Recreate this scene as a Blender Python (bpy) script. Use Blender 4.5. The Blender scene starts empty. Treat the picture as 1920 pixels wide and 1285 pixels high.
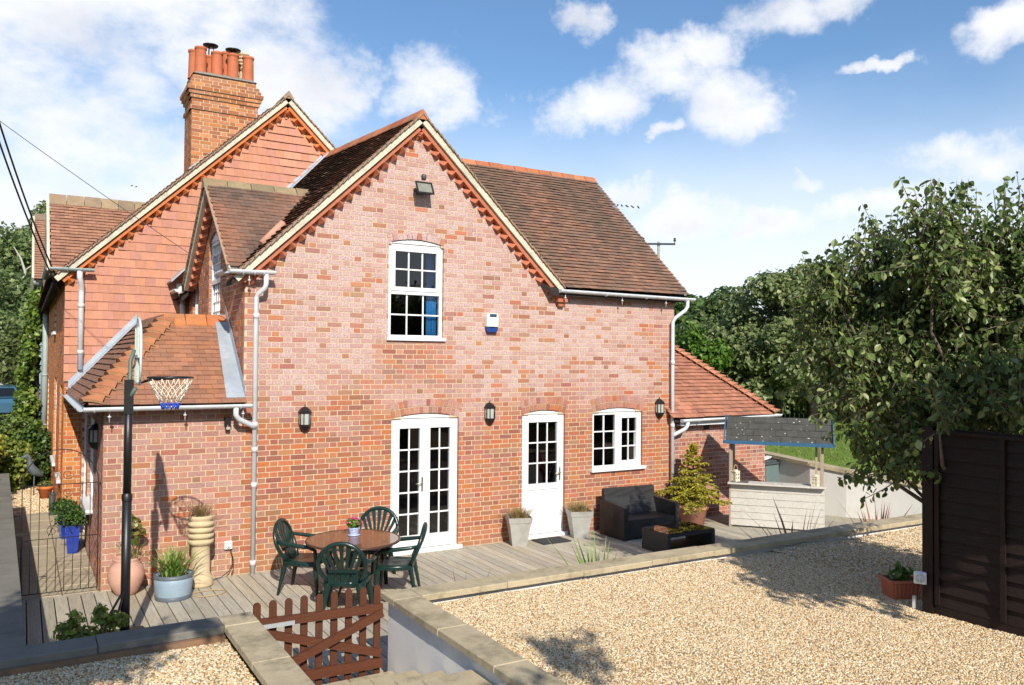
import bpy, math, random
import numpy as np
from mathutils import Vector, Matrix
R = math.radians
rnd = random.Random(11)
nrs = np.random.RandomState(5)
SC = bpy.context.scene
COL = SC.collection

# ------------------------------------------------------------------ camera
CAM_POS = Vector((1.383, -11.4876, 2.929))
YAW, PITCH, ROLL = 0.53695, 0.02092, 0.007994
_fw = Vector((math.sin(YAW)*math.cos(PITCH), math.cos(YAW)*math.cos(PITCH), math.sin(PITCH)))
_r = Vector((math.cos(YAW), -math.sin(YAW), 0.0)); _u = _r.cross(_fw)
_r2 = _r*math.cos(ROLL) + _u*math.sin(ROLL); _u2 = -_r*math.sin(ROLL) + _u*math.cos(ROLL)
cd = bpy.data.cameras.new('camera'); cam = bpy.data.objects.new('camera', cd); COL.objects.link(cam)
m = Matrix((( _r2.x, _u2.x, -_fw.x, CAM_POS.x), (_r2.y, _u2.y, -_fw.y, CAM_POS.y), (_r2.z, _u2.z, -_fw.z, CAM_POS.z), (0, 0, 0, 1)))
cam.matrix_world = m
cd.sensor_width = 36.0; cd.lens = 1541.3/1920*36.0; cd.clip_start = 0.1; cd.clip_end = 3000
SC.camera = cam

# ------------------------------------------------------------------ world: Nishita sky with cumulus
LIGHT = Vector((0.235, 1.0, -0.71)).normalized()      # the way sunlight travels
SUN_EL = math.asin(-LIGHT.z)
SUN_AZ = math.atan2(-LIGHT.x, -LIGHT.y)                # from +Y towards +X
W = bpy.data.worlds.new('World'); SC.world = W; W.use_nodes = True
wn, wl = W.node_tree.nodes, W.node_tree.links
for n in list(wn): wn.remove(n)
wo = wn.new('ShaderNodeOutputWorld'); bg = wn.new('ShaderNodeBackground')
sky = wn.new('ShaderNodeTexSky'); sky.sky_type = 'NISHITA'; sky.sun_disc = False
sky.sun_elevation = SUN_EL; sky.sun_rotation = SUN_AZ; sky.air_density = 1.0; sky.dust_density = 0.6; sky.ozone_density = 2.2
bg.inputs['Strength'].default_value = 0.10
def wmath(op, a, b=None, c=None, clamp=False):
    n = wn.new('ShaderNodeMath'); n.operation = op; n.use_clamp = clamp
    for i, v in enumerate((a, b, c)):
        if v is None: continue
        if isinstance(v, (int, float)): n.inputs[i].default_value = v
        else: wl.new(v, n.inputs[i])
    return n.outputs[0]
tcw = wn.new('ShaderNodeTexCoord'); sx = wn.new('ShaderNodeSeparateXYZ'); wl.new(tcw.outputs['Generated'], sx.inputs[0])
az = wmath('ARCTAN2', sx.outputs[0], sx.outputs[1]); el = wmath('ARCSINE', sx.outputs[2])
def wnoise(scale, detail, rough, offs):
    mp = wn.new('ShaderNodeMapping'); mp.inputs['Location'].default_value = offs; mp.inputs['Scale'].default_value = (1, 1, 1.7)
    wl.new(tcw.outputs['Generated'], mp.inputs[0])
    n = wn.new('ShaderNodeTexNoise'); n.inputs['Scale'].default_value = scale; n.inputs['Detail'].default_value = detail
    n.inputs['Roughness'].default_value = rough; wl.new(mp.outputs[0], n.inputs['Vector']); return n.outputs['Fac']
n_big = wnoise(4.0, 3, .5, (3.1, 1.7, .4)); n_fine = wnoise(13, 8, .6, (.3, 5.2, 2.2)); n_shade = wnoise(7, 5, .55, (4.2, .2, 7.7))
# cumulus banks: azimuth, elevation, half width, half height (degrees)
BLOBS = [(0, 21, 11, 6), (6, 22.5, 9, 4.5), (2, 14, 9.5, 5.5), (10.5, 19.5, 6, 4.2), (15, 18.2, 5.2, 4.2), (18.7, 18.4, 2.8, 2.2), (4, 8.5, 11, 3), (12, 12.5, 6, 3.0), (25.2, 18.4, 3.4, 2.3), (27, 16.8, 2.6, 1.4),
         (34.4, 16.9, 2.4, 1.6), (37, 17.6, 3, 1.7), (41, 19.2, 3.4, 1.6), (45, 17, 3.2, 2.4), (47, 16, 2.4, 1.4), (44.5, 20.6, 3, 1.4), (48.5, 22, 3.4, 1.5), (52.5, 22.4, 3.2, 1.2),
         (35.8, 22.4, 1.9, 1.2), (62.5, 19.2, 2.6, 1.3), (54.3, 18.2, 1.7, .5), (60.5, 12.2, 3.6, 1.3), (38.1, 12.0, 2.4, .8), (42.3, 9.5, 3.2, 1.5), (48.4, 9.2, 3.4, 1.1), (56, 10.2, 3.4, 1.0), (50.6, 12, 1.4, .5), (41.5, 15.1, 1.1, .7),
         (-25, 17, 10, 5), (-60, 22, 12, 5), (85, 15, 9, 4), (120, 25, 11, 5), (160, 16, 14, 5), (-110, 18, 14, 6), (-150, 28, 11, 5), (30, 45, 9, 4), (75, 36, 8, 4), (-15, 42, 9, 4)]
cv0 = wn.new('ShaderNodeCombineXYZ'); wl.new(az, cv0.inputs[0]); wl.new(el, cv0.inputs[1])
wp = wn.new('ShaderNodeTexNoise'); wp.inputs['Scale'].default_value = 11; wp.inputs['Detail'].default_value = 5; wp.inputs['Roughness'].default_value = .62; wl.new(tcw.outputs['Generated'], wp.inputs['Vector'])
wsub = wn.new('ShaderNodeVectorMath'); wsub.operation = 'SUBTRACT'; wl.new(wp.outputs['Color'], wsub.inputs[0]); wsub.inputs[1].default_value = (.5, .5, .5)
cv = wn.new('ShaderNodeVectorMath'); cv.operation = 'MULTIPLY_ADD'; wl.new(wsub.outputs[0], cv.inputs[0]); cv.inputs[1].default_value = (.17, .085, 0); wl.new(cv0.outputs[0], cv.inputs[2])
dens = None
for a, e, ra, re in BLOBS:
    q = wn.new('ShaderNodeVectorMath'); q.operation = 'MULTIPLY_ADD'; wl.new(cv.outputs[0], q.inputs[0])
    q.inputs[1].default_value = (1/R(ra), 1/R(re), 0); q.inputs[2].default_value = (-a/ra, -e/re, 0)
    d = wn.new('ShaderNodeVectorMath'); d.operation = 'DOT_PRODUCT'; wl.new(q.outputs[0], d.inputs[0]); wl.new(q.outputs[0], d.inputs[1])
    dens = d.outputs['Value'] if dens is None else wmath('MINIMUM', dens, d.outputs['Value'])
dens = wmath('SUBTRACT', 1.0, dens)
dens = wmath('MAXIMUM', dens, -1.2)
nz = wmath('ADD', wmath('MULTIPLY', wmath('SUBTRACT', n_fine, .5), 3.2), wmath('MULTIPLY', wmath('SUBTRACT', n_big, .5), 1.2))
dd = wmath('ADD', dens, nz)
def wsmooth(v, lo, hi):
    n = wn.new('ShaderNodeMapRange'); n.interpolation_type = 'SMOOTHSTEP'; n.inputs[1].default_value = lo; n.inputs[2].default_value = hi
    wl.new(v, n.inputs[0]); return n.outputs[0]
cl = wsmooth(dd, -0.6, 1.4)
cl = wmath('MULTIPLY', cl, 0.97)
# cloud tone: sunlit white, a little greyer in thick undersides
ct = wn.new('ShaderNodeMix'); ct.data_type = 'RGBA'
ct.inputs['A'].default_value = (9.0, 9.1, 9.4, 1); ct.inputs['B'].default_value = (6.6, 6.7, 7.3, 1)
wl.new(wsmooth(wmath('ADD', wmath('MULTIPLY', n_shade, 1.8), wmath('MULTIPLY', dd, .22)), 1.0, 1.75), ct.inputs['Factor'])
hz = wn.new('ShaderNodeMix'); hz.data_type = 'RGBA'; hz.inputs['B'].default_value = (8.8, 9.2, 9.8, 1)
tn = wn.new('ShaderNodeVectorMath'); tn.operation = 'MULTIPLY'; tn.inputs[1].default_value = (1.06, 1.27, 1.40); wl.new(sky.outputs[0], tn.inputs[0]); wl.new(tn.outputs[0], hz.inputs['A']); wl.new(wmath('MULTIPLY', wsmooth(wmath('ADD', wmath('MULTIPLY', el, -1.0), wmath('MULTIPLY', n_big, .10)), -.30, -.02), .95), hz.inputs['Factor'])
mx = wn.new('ShaderNodeMix'); mx.data_type = 'RGBA'
wl.new(hz.outputs['Result'], mx.inputs['A']); wl.new(ct.outputs['Result'], mx.inputs['B']); wl.new(cl, mx.inputs['Factor'])
wl.new(mx.outputs['Result'], bg.inputs['Color']); wl.new(bg.outputs[0], wo.inputs[0])

# ------------------------------------------------------------------ sun
sd = bpy.data.lights.new('sun', 'SUN'); sd.energy = 5.0; sd.angle = R(0.53); sd.color = (1.0, .935, .82)
so = bpy.data.objects.new('sun', sd); COL.objects.link(so)
so.rotation_euler = LIGHT.to_track_quat('-Z', 'Y').to_euler(); so.location = (0, -20, 20)
SC.view_settings.view_transform = 'Standard'; SC.view_settings.look = 'None'; SC.view_settings.gamma = 1.0
SC.view_settings.exposure = 0.20; SC.view_settings.use_curve_mapping = False
SC.render.engine = 'CYCLES'; SC.cycles.use_denoising = True; W.cycles.sampling_method = 'MANUAL'; W.cycles.sample_map_resolution = 256; SC.cycles.max_bounces = 6; SC.cycles.transparent_max_bounces = 12
SC.cycles.sample_clamp_indirect = 4.0
try: SC.cycles.denoiser = 'OPENIMAGEDENOISE'
except Exception: pass

# ------------------------------------------------------------------ helpers
def tag(o, label=None, cat=None, group=None, kind=None):
    if label: o['label'] = label
    if cat: o['category'] = cat
    if group: o['group'] = group
    if kind: o['kind'] = kind
    return o
def empty(name, loc=(0, 0, 0), rz=0.0, label=None, cat=None, group=None, kind=None, parent=None):
    o = bpy.data.objects.new(name, None); COL.objects.link(o); o.location = loc; o.rotation_euler = (0, 0, rz)
    o.empty_display_size = .1; o.parent = parent
    return tag(o, label, cat, group, kind)
def link(name, me, mat=None, parent=None):
    if mat and not me.materials: me.materials.append(mat)
    o = bpy.data.objects.new(name, me); COL.objects.link(o); o.parent = parent
    return o
def copy_tree(o, parent=None):
    c = o.copy(); COL.objects.link(c); c.parent = parent
    for ch in list(o.children): copy_tree(ch, c)
    return c
def npmesh(name, V, F, col=None, smooth=False):
    """V n x 3, F m x k arrays, col n x 4 (point colour)"""
    V = np.asarray(V, np.float32); F = np.asarray(F, np.int32)
    me = bpy.data.meshes.new(name); k = F.shape[1]
    me.vertices.add(len(V)); me.vertices.foreach_set('co', V.ravel())
    me.loops.add(F.size); me.loops.foreach_set('vertex_index', F.ravel())
    me.polygons.add(len(F)); me.polygons.foreach_set('loop_start', np.arange(0, F.size, k, dtype=np.int32))
    me.polygons.foreach_set('loop_total', np.full(len(F), k, np.int32))
    me.polygons.foreach_set('use_smooth', np.full(len(F), bool(smooth)))
    if col is not None:
        ca = me.color_attributes.new('Col', 'FLOAT_COLOR', 'POINT'); ca.data.foreach_set('color', np.asarray(col, np.float32).ravel())
    me.update(calc_edges=True); me.validate(); return me
class G:
    def __init__(s): s.v = []; s.f = []; s.sm = []
    def add(s, V, F, smooth=False):
        b = len(s.v); s.v += [tuple(p) for p in V]
        for f in F: s.f.append([b+i for i in f]); s.sm.append(smooth)
        return s
    def obox(s, c, ex, ey, ez):
        c, ex, ey, ez = map(Vector, (c, ex, ey, ez)); V = []
        for k in (-1, 1):
            for j in (-1, 1):
                for i in (-1, 1): V.append(c + ex*i + ey*j + ez*k)
        return s.add(V, [(0, 2, 3, 1), (4, 5, 7, 6), (0, 1, 5, 4), (2, 6, 7, 3), (0, 4, 6, 2), (1, 3, 7, 5)])
    def box(s, x0, x1, y0, y1, z0, z1):
        return s.obox(((x0+x1)/2, (y0+y1)/2, (z0+z1)/2), ((x1-x0)/2, 0, 0), (0, (y1-y0)/2, 0), (0, 0, (z1-z0)/2))
    def cbox(s, x0, x1, y0, y1, z0, z1, b=.006):
        """box with chamfered vertical and top edges"""
        P = [(x0+b, y0), (x1-b, y0), (x1, y0+b), (x1, y1-b), (x1-b, y1), (x0+b, y1), (x0, y1-b), (x0, y0+b)]
        Q = [(min(max(x, x0+b), x1-b), min(max(y, y0+b), y1-b)) for x, y in P]
        V = [(x, y, z0) for x, y in P] + [(x, y, z1-b) for x, y in P] + [(x, y, z1) for x, y in Q]
        F = [(i, (i+1) % 8, 8+(i+1) % 8, 8+i) for i in range(8)] + [(8+i, 8+(i+1) % 8, 16+(i+1) % 8, 16+i) for i in range(8)]
        return s.add(V, F + [tuple(range(16, 24)), tuple(reversed(range(8)))])
    def bar(s, a, b, w, d, up=(0, 0, 1)):
        a, b = Vector(a), Vector(b); t = (b-a); L = t.length; t.normalize(); up = Vector(up)
        sdir = t.cross(up)
        if sdir.length < 1e-4: sdir = t.cross(Vector((1, 0, 0)))
        sdir.normalize(); u = sdir.cross(t)
        return s.obox((a+b)/2, t*L/2, sdir*w/2, u*d/2)
    def tube(s, pts, r, seg=8, cap=True, closed=False):
        pts = [Vector(p) for p in pts]; n = len(pts); rr = r if isinstance(r, (list, tuple)) else [r]*n
        V = []; prev = None
        for i, p in enumerate(pts):
            if closed: t = pts[(i+1) % n] - pts[i-1]
            else: t = pts[min(i+1, n-1)] - pts[max(i-1, 0)]
            t.normalize()
            if prev is None:
                a = t.cross(Vector((0, 0, 1)))
                if a.length < .1: a = t.cross(Vector((1, 0, 0)))
            else: a = prev - t*prev.dot(t)
            a.normalize(); b = t.cross(a); prev = a
            for k in range(seg):
                th = 2*math.pi*k/seg; V.append(p + (a*math.cos(th) + b*math.sin(th))*rr[i])
        F = []
        for i in range(n if closed else n-1):
            for k in range(seg):
                j = (i+1) % n
                F.append((i*seg+k, i*seg+(k+1) % seg, j*seg+(k+1) % seg, j*seg+k))
        s.add(V, F, True)
        if cap and not closed:
            b0 = len(s.v) - len(V)
            s.f.append([b0+k for k in reversed(range(seg))]); s.sm.append(False)
            s.f.append([b0+(n-1)*seg+k for k in range(seg)]); s.sm.append(False)
        return s
    def lathe(s, prof, c=(0, 0, 0), seg=20, sx=1, sy=1, smooth=True, ang=0.0):
        V = []; c = Vector(c)
        for r, z in prof:
            for k in range(seg):
                th = 2*math.pi*k/seg + ang; V.append(c + Vector((r*math.cos(th)*sx, r*math.sin(th)*sy, z)))
        F = [(i*seg+k, i*seg+(k+1) % seg, (i+1)*seg+(k+1) % seg, (i+1)*seg+k) for i in range(len(prof)-1) for k in range(seg)]
        return s.add(V, F, smooth)
    def prism(s, poly, d):
        """polygon (list of 3D points) extruded by vector d"""
        P = [Vector(p) for p in poly]; d = Vector(d); n = len(P)
        return s.add(P + [p+d for p in P], [tuple(range(n)), tuple(reversed(range(n, 2*n)))] + [(i, i+n, (i+1) % n + n, (i+1) % n) for i in range(n)])
    def mesh(s, name):
        me = bpy.data.meshes.new(name); me.from_pydata(s.v, [], s.f)
        if any(s.sm): me.polygons.foreach_set('use_smooth', s.sm)
        me.validate(); me.update(); 
        return me
    def build(s, name, mat, parent=None):
        me = s.mesh(name)
        import bmesh
        bm = bmesh.new(); bm.from_mesh(me); bmesh.ops.recalc_face_normals(bm, faces=bm.faces); bm.to_mesh(me); bm.free()
        return link(name, me, mat, parent)

# ------------------------------------------------------------------ materials
def mat(name, base=(.5, .5, .5), rough=.6, var=.18, scale=9.0, fine=90.0, fvar=.10, bump=.15, bscale=60.0, metal=0.0, spec=.4, src=None,
        stain=None, stain_amt=0.0, stain_scale=3.0, stretch=None, trans=0.0, coat=0.0, vcol=0):
    """procedural surface: base colour (or the piece's own colour), two scales of mottling, optional stains, bump"""
    M = bpy.data.materials.new(name); M.use_nodes = True; N, L = M.node_tree.nodes, M.node_tree.links
    P = N['Principled BSDF']; P.inputs['Roughness'].default_value = rough; P.inputs['Metallic'].default_value = metal
    P.inputs['Specular IOR Level'].default_value = spec; P.inputs['Coat Weight'].default_value = coat
    geo = N.new('ShaderNodeNewGeometry'); pos = geo.outputs['Position']
    if stretch:
        mp = N.new('ShaderNodeMapping'); mp.inputs['Scale'].default_value = stretch; L.new(pos, mp.inputs[0]); pos = mp.outputs[0]
    def noise(sc, det=4):
        n = N.new('ShaderNodeTexNoise'); n.inputs['Scale'].default_value = sc; n.inputs['Detail'].default_value = det; n.inputs['Roughness'].default_value = .6
        L.new(pos, n.inputs['Vector']); return n.outputs['Fac']
    def mth(op, a, b):
        n = N.new('ShaderNodeMath'); n.operation = op
        for i, v in enumerate((a, b)):
            if isinstance(v, (int, float)): n.inputs[i].default_value = v
            else: L.new(v, n.inputs[i])
        return n.outputs[0]
    alpha = None
    if src == 'attr':
        a = N.new('ShaderNodeVertexColor'); a.layer_name = 'Col'; c = a.outputs['Color']; alpha = a.outputs['Alpha']
    elif src == 'obj':
        a = N.new('ShaderNodeObjectInfo'); c = a.outputs['Color']; alpha = a.outputs['Alpha']
    elif src == 'rand':
        a = N.new('ShaderNodeObjectInfo'); rp = N.new('ShaderNodeValToRGB'); L.new(a.outputs['Random'], rp.inputs[0])
        e = rp.color_ramp.elements
        while len(e) < len(base): e.new(.5)
        rp.color_ramp.interpolation = 'LINEAR'
        for i, q in enumerate(base): e[i].position = i/(len(base)-1); e[i].color = (*q, 1)
        c = rp.outputs[0]
    else:
        rgb = N.new('ShaderNodeRGB'); rgb.outputs[0].default_value = (*base, 1); c = rgb.outputs[0]
    k = mth('ADD', mth('MULTIPLY', mth('SUBTRACT', noise(scale), .5), var*3), mth('MULTIPLY', mth('SUBTRACT', noise(fine), .5), fvar*3))
    k = mth('ADD', k, 1.0)
    vm = N.new('ShaderNodeVectorMath'); vm.operation = 'SCALE'; L.new(c, vm.inputs[0]); L.new(k, vm.inputs['Scale']); c = vm.outputs[0]
    if stain is not None:
        mr = N.new('ShaderNodeMapRange'); mr.interpolation_type = 'SMOOTHSTEP'
        sn = mth('ADD', mth('MULTIPLY', noise(stain_scale, 6), .7), mth('MULTIPLY', noise(stain_scale*6, 4), .3)); L.new(sn, mr.inputs[0])
        mr.inputs[1].default_value = .46; mr.inputs[2].default_value = .66
        f = mth('MULTIPLY', mr.outputs[0], stain_amt)
        if alpha is not None and vcol:     # the piece's alpha channel holds how bloomed it is
            mr2 = N.new('ShaderNodeMapRange'); L.new(noise(stain_scale*9, 3), mr2.inputs[0]); mr2.inputs[1].default_value = .35; mr2.inputs[2].default_value = .62
            f = mth('MULTIPLY', mth('SUBTRACT', 1.0, alpha), mth('ADD', mth('MULTIPLY', mr2.outputs[0], .75), .25))
        mxn = N.new('ShaderNodeMix'); mxn.data_type = 'RGBA'; L.new(f, mxn.inputs['Factor']); L.new(c, mxn.inputs['A']); mxn.inputs['B'].default_value = (*stain, 1)
        c = mxn.outputs['Result']
    L.new(c, P.inputs['Base Color'])
    if bump:
        b = N.new('ShaderNodeBump'); b.inputs['Strength'].default_value = bump; b.inputs['Distance'].default_value = .01
        L.new(noise(bscale, 5), b.inputs['Height']); L.new(b.outputs[0], P.inputs['Normal'])
    if trans:
        out = N['Material Output']; t = N.new('ShaderNodeBsdfTranslucent'); L.new(c, t.inputs[0])
        ms = N.new('ShaderNodeMixShader'); ms.inputs[0].default_value = trans
        L.new(P.outputs[0], ms.inputs[1]); L.new(t.outputs[0], ms.inputs[2]); L.new(ms.outputs[0], out.inputs[0])
    return M
M = {}
M['brick'] = mat('brick', src='attr', rough=.85, var=.16, scale=25, fine=170, fvar=.14, bump=.5, bscale=140, stain=(.565, .465, .455), stain_scale=5, vcol=1, spec=.2)
M['brick1'] = mat('brick_single', src='obj', rough=.85, var=.16, scale=25, fine=170, fvar=.14, bump=.5, bscale=140, stain=(.565, .465, .455), stain_scale=5, vcol=1, spec=.2)
M['mortar'] = mat('mortar', (.60, .475, .325), rough=.95, var=.15, scale=6, bump=.5, bscale=150, spec=.1)
M['tile'] = mat('clay_tile', src='attr', rough=.8, var=.22, scale=7, fine=60, fvar=.14, bump=.4, bscale=90, spec=.25)
M['tile1'] = mat('clay_tile_single', src='obj', rough=.8, var=.22, scale=7, fine=60, fvar=.14, bump=.4, bscale=90, spec=.25)
M['wtile'] = mat('hung_tile', src='attr', rough=.7, var=.12, scale=11, fine=90, fvar=.07, bump=.25, bscale=90, spec=.3)
M['wtile1'] = mat('hung_tile_single', src='obj', rough=.7, var=.12, scale=11, fine=90, fvar=.07, bump=.25, bscale=90, spec=.3)
M['under'] = mat('roof_felt', (.03, .022, .018), rough=.95, bump=0)
M['ridge'] = mat('ridge_clay', src='attr', rough=.75, var=.2, scale=9, fine=70, fvar=.12, bump=.4, bscale=80, spec=.25, stain=(.16, .15, .10), stain_amt=.5, stain_scale=4)
M['verge'] = mat('verge_mortar', (.58, .54, .43), rough=.9, var=.18, scale=7, bump=.4, bscale=70, spec=.15, stain=(.30, .29, .23), stain_amt=.5, stain_scale=5)
M['terra'] = mat('orange_terracotta', (.56, .17, .055), rough=.75, var=.2, scale=12, fine=80, fvar=.12, bump=.3, spec=.25)
M['terra2'] = mat('red_brick_trim', (.45, .15, .080), rough=.8, var=.22, scale=12, fine=80, fvar=.14, bump=.35, spec=.2)
M['pvc'] = mat('white_pvc', (.74, .74, .74), rough=.35, var=.02, fvar=.01, bump=0, spec=.5)
M['gutter'] = mat('grey_pvc', (.62, .65, .68), rough=.42, var=.08, scale=4, fvar=.03, bump=0, spec=.45, stain=(.40, .42, .40), stain_amt=.45, stain_scale=5)
M['gutter_old'] = mat('old_grey_pvc', (.30, .36, .36), rough=.5, var=.12, scale=4, bump=0, stain=(.22, .27, .25), stain_amt=.6)
M['lead'] = mat('lead_sheet', (.36, .40, .45), rough=.5, var=.15, scale=5, bump=.2, bscale=20, metal=.25, stain=(.55, .57, .6), stain_amt=.5)
M['room'] = mat('dark_room_shell', (.045, .042, .04), rough=.9, bump=0)  # near-black colour stands in for the gloom of unlit rooms
M['blue'] = mat('blue_curtain', (.06, .38, .92), rough=.9, var=.1, bump=.2, bscale=30)
M['black'] = mat('black_metal', (.012, .012, .014), rough=.38, var=.2, bump=.12, bscale=150, spec=.5)
M['iron'] = mat('wrought_iron', (.018, .016, .015), rough=.55, var=.2, bump=.15, spec=.4)
M['chrome'] = mat('brushed_handle', (.55, .50, .38), rough=.28, var=.05, bump=0, metal=.9)
def wood(name, base, var=.25, rough=.75, along='y', stain=(.2, .2, .2), amt=.3, bump=.35, src=None, grain=26):
    st = {'x': (.10, 1, 1), 'y': (1, .10, 1), 'z': (1, 1, .10)}[along]
    return mat(name, base, rough=rough, var=var, scale=grain, fine=grain*4, fvar=.16, bump=bump, bscale=grain*3, stretch=st, spec=.25, stain=stain, stain_amt=amt, stain_scale=1.4, src=src)
M['deck'] = wood('weathered_decking', (.40, .345, .27), along='y', stain=(.30, .235, .15), amt=.5, src='obj', rough=.8)
M['barwood'] = wood('silvered_board', (.56, .53, .48), along='x', stain=(.40, .34, .27), amt=.35, var=.14, bump=.25)
M['postwood'] = wood('silvered_post', (.36, .29, .22), along='z', stain=(.22, .15, .1), amt=.4)
M['gatewood'] = wood('brown_stained_pale', (.095, .033, .017), along='z', stain=(.075, .03, .018), amt=.4, rough=.55, var=.15)
M['gaterail'] = wood('brown_stained_rail', (.105, .036, .018), along='x', stain=(.08, .03, .018), amt=.4, rough=.55, var=.15)
M['fencewood'] = wood('dark_brown_fence_board', (.020, .012, .009), along='y', stain=(.010, .007, .006), amt=.5, rough=.7, var=.25)
M['fencepost'] = wood('dark_brown_fence_post', (.018, .010, .007), along='z', stain=(.012, .007, .006), amt=.5, rough=.65)
M['oldfence'] = wood('old_grey_fence', (.07, .055, .04), along='z', stain=(.03, .028, .02), amt=.5)
M['stone'] = mat('coping_stone', (.45, .375, .25), rough=.9, var=.18, scale=5, fine=120, fvar=.24, bump=.6, bscale=110, spec=.15, stain=(.19, .16, .105), stain_amt=.65, stain_scale=3.2)
M['stonegrey'] = mat('grey_concrete', (.20, .19, .165), rough=.92, var=.2, scale=4, fine=110, fvar=.2, bump=.45, bscale=110, spec=.12, stain=(.10, .095, .08), stain_amt=.5, stain_scale=1.8)
M['render'] = mat('painted_render', (.60, .585, .545), rough=.9, var=.06, scale=3, fine=140, fvar=.07, bump=.5, bscale=130, spec=.15, stain=(.50, .48, .44), stain_amt=.4, stain_scale=1.6)
M['whiterender'] = mat('white_painted_render', (.80, .79, .765), rough=.9, var=.05, scale=3, fine=140, fvar=.06, bump=.5, bscale=130, spec=.15, stain=(.62, .60, .56), stain_amt=.4, stain_scale=1.6)
M['paving'] = mat('paving_slab', (.42, .35, .25), rough=.9, var=.15, scale=4, fine=100, fvar=.15, bump=.4, bscale=90, spec=.15, stain=(.26, .21, .14), stain_amt=.5)
M['soil'] = mat('dark_soil', (.05, .035, .022), rough=1, var=.3, scale=30, bump=.8, bscale=60, spec=.05)
M['gravelbed'] = mat('gravel_bed', (.30, .21, .12), rough=1, var=.35, scale=60, fine=160, fvar=.3, bump=.9, bscale=90, spec=.05)
M['lawn'] = mat('lawn_ground', (.13, .20, .035), rough=1, var=.28, scale=1.2, fine=25, fvar=.2, bump=.6, bscale=60, spec=.05, stain=(.22, .24, .07), stain_amt=.6, stain_scale=.6)
M['field'] = mat('far_ground', (.10, .13, .04), rough=1, var=.3, scale=.6, fine=9, fvar=.2, bump=0, spec=.05)
M['darkbark'] = mat('dark_bark', (.035, .03, .022), rough=.95, var=.3, scale=18, bump=.5, spec=.1)
M['bark'] = mat('bark', (.15, .12, .09), rough=.95, var=.3, scale=18, bump=.8, bscale=40, spec=.1)
M['palebark'] = mat('dead_pale_bark', (.42, .40, .34), rough=.95, var=.2, scale=18, bump=.5, spec=.1)
def leafmat(name, trans=.38, rough=.38, spec=.4): return mat(name, src='attr', rough=rough, var=.15, scale=3, fine=40, fvar=.06, bump=0, spec=spec, trans=trans)
M['leaf'] = leafmat('leaf'); M['needle'] = leafmat('yellow_needle', .2, .55, .2); M['blade'] = leafmat('grass_blade', .3, .5)
# clear window glass: mirror part by Fresnel, the rest lets a dimmed view of the room through
gm = bpy.data.materials.new('window_glass'); gm.use_nodes = True; N, L = gm.node_tree.nodes, gm.node_tree.links
for n in list(N): N.remove(n)
o_ = N.new('ShaderNodeOutputMaterial'); t_ = N.new('ShaderNodeBsdfTransparent'); t_.inputs[0].default_value = (.62, .65, .64, 1)
g_ = N.new('ShaderNodeBsdfGlossy'); g_.inputs['Roughness'].default_value = .015; f_ = N.new('ShaderNodeFresnel'); f_.inputs[0].default_value = 1.7
m_ = N.new('ShaderNodeMixShader'); L.new(f_.outputs[0], m_.inputs[0]); L.new(t_.outputs[0], m_.inputs[1]); L.new(g_.outputs[0], m_.inputs[2]); L.new(m_.outputs[0], o_.inputs[0])
M['glass'] = gm
M['darkglass'] = mat('dark_tinted_glass', (.01, .011, .012), rough=.03, var=0, fvar=0, bump=0, spec=.8)

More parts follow.
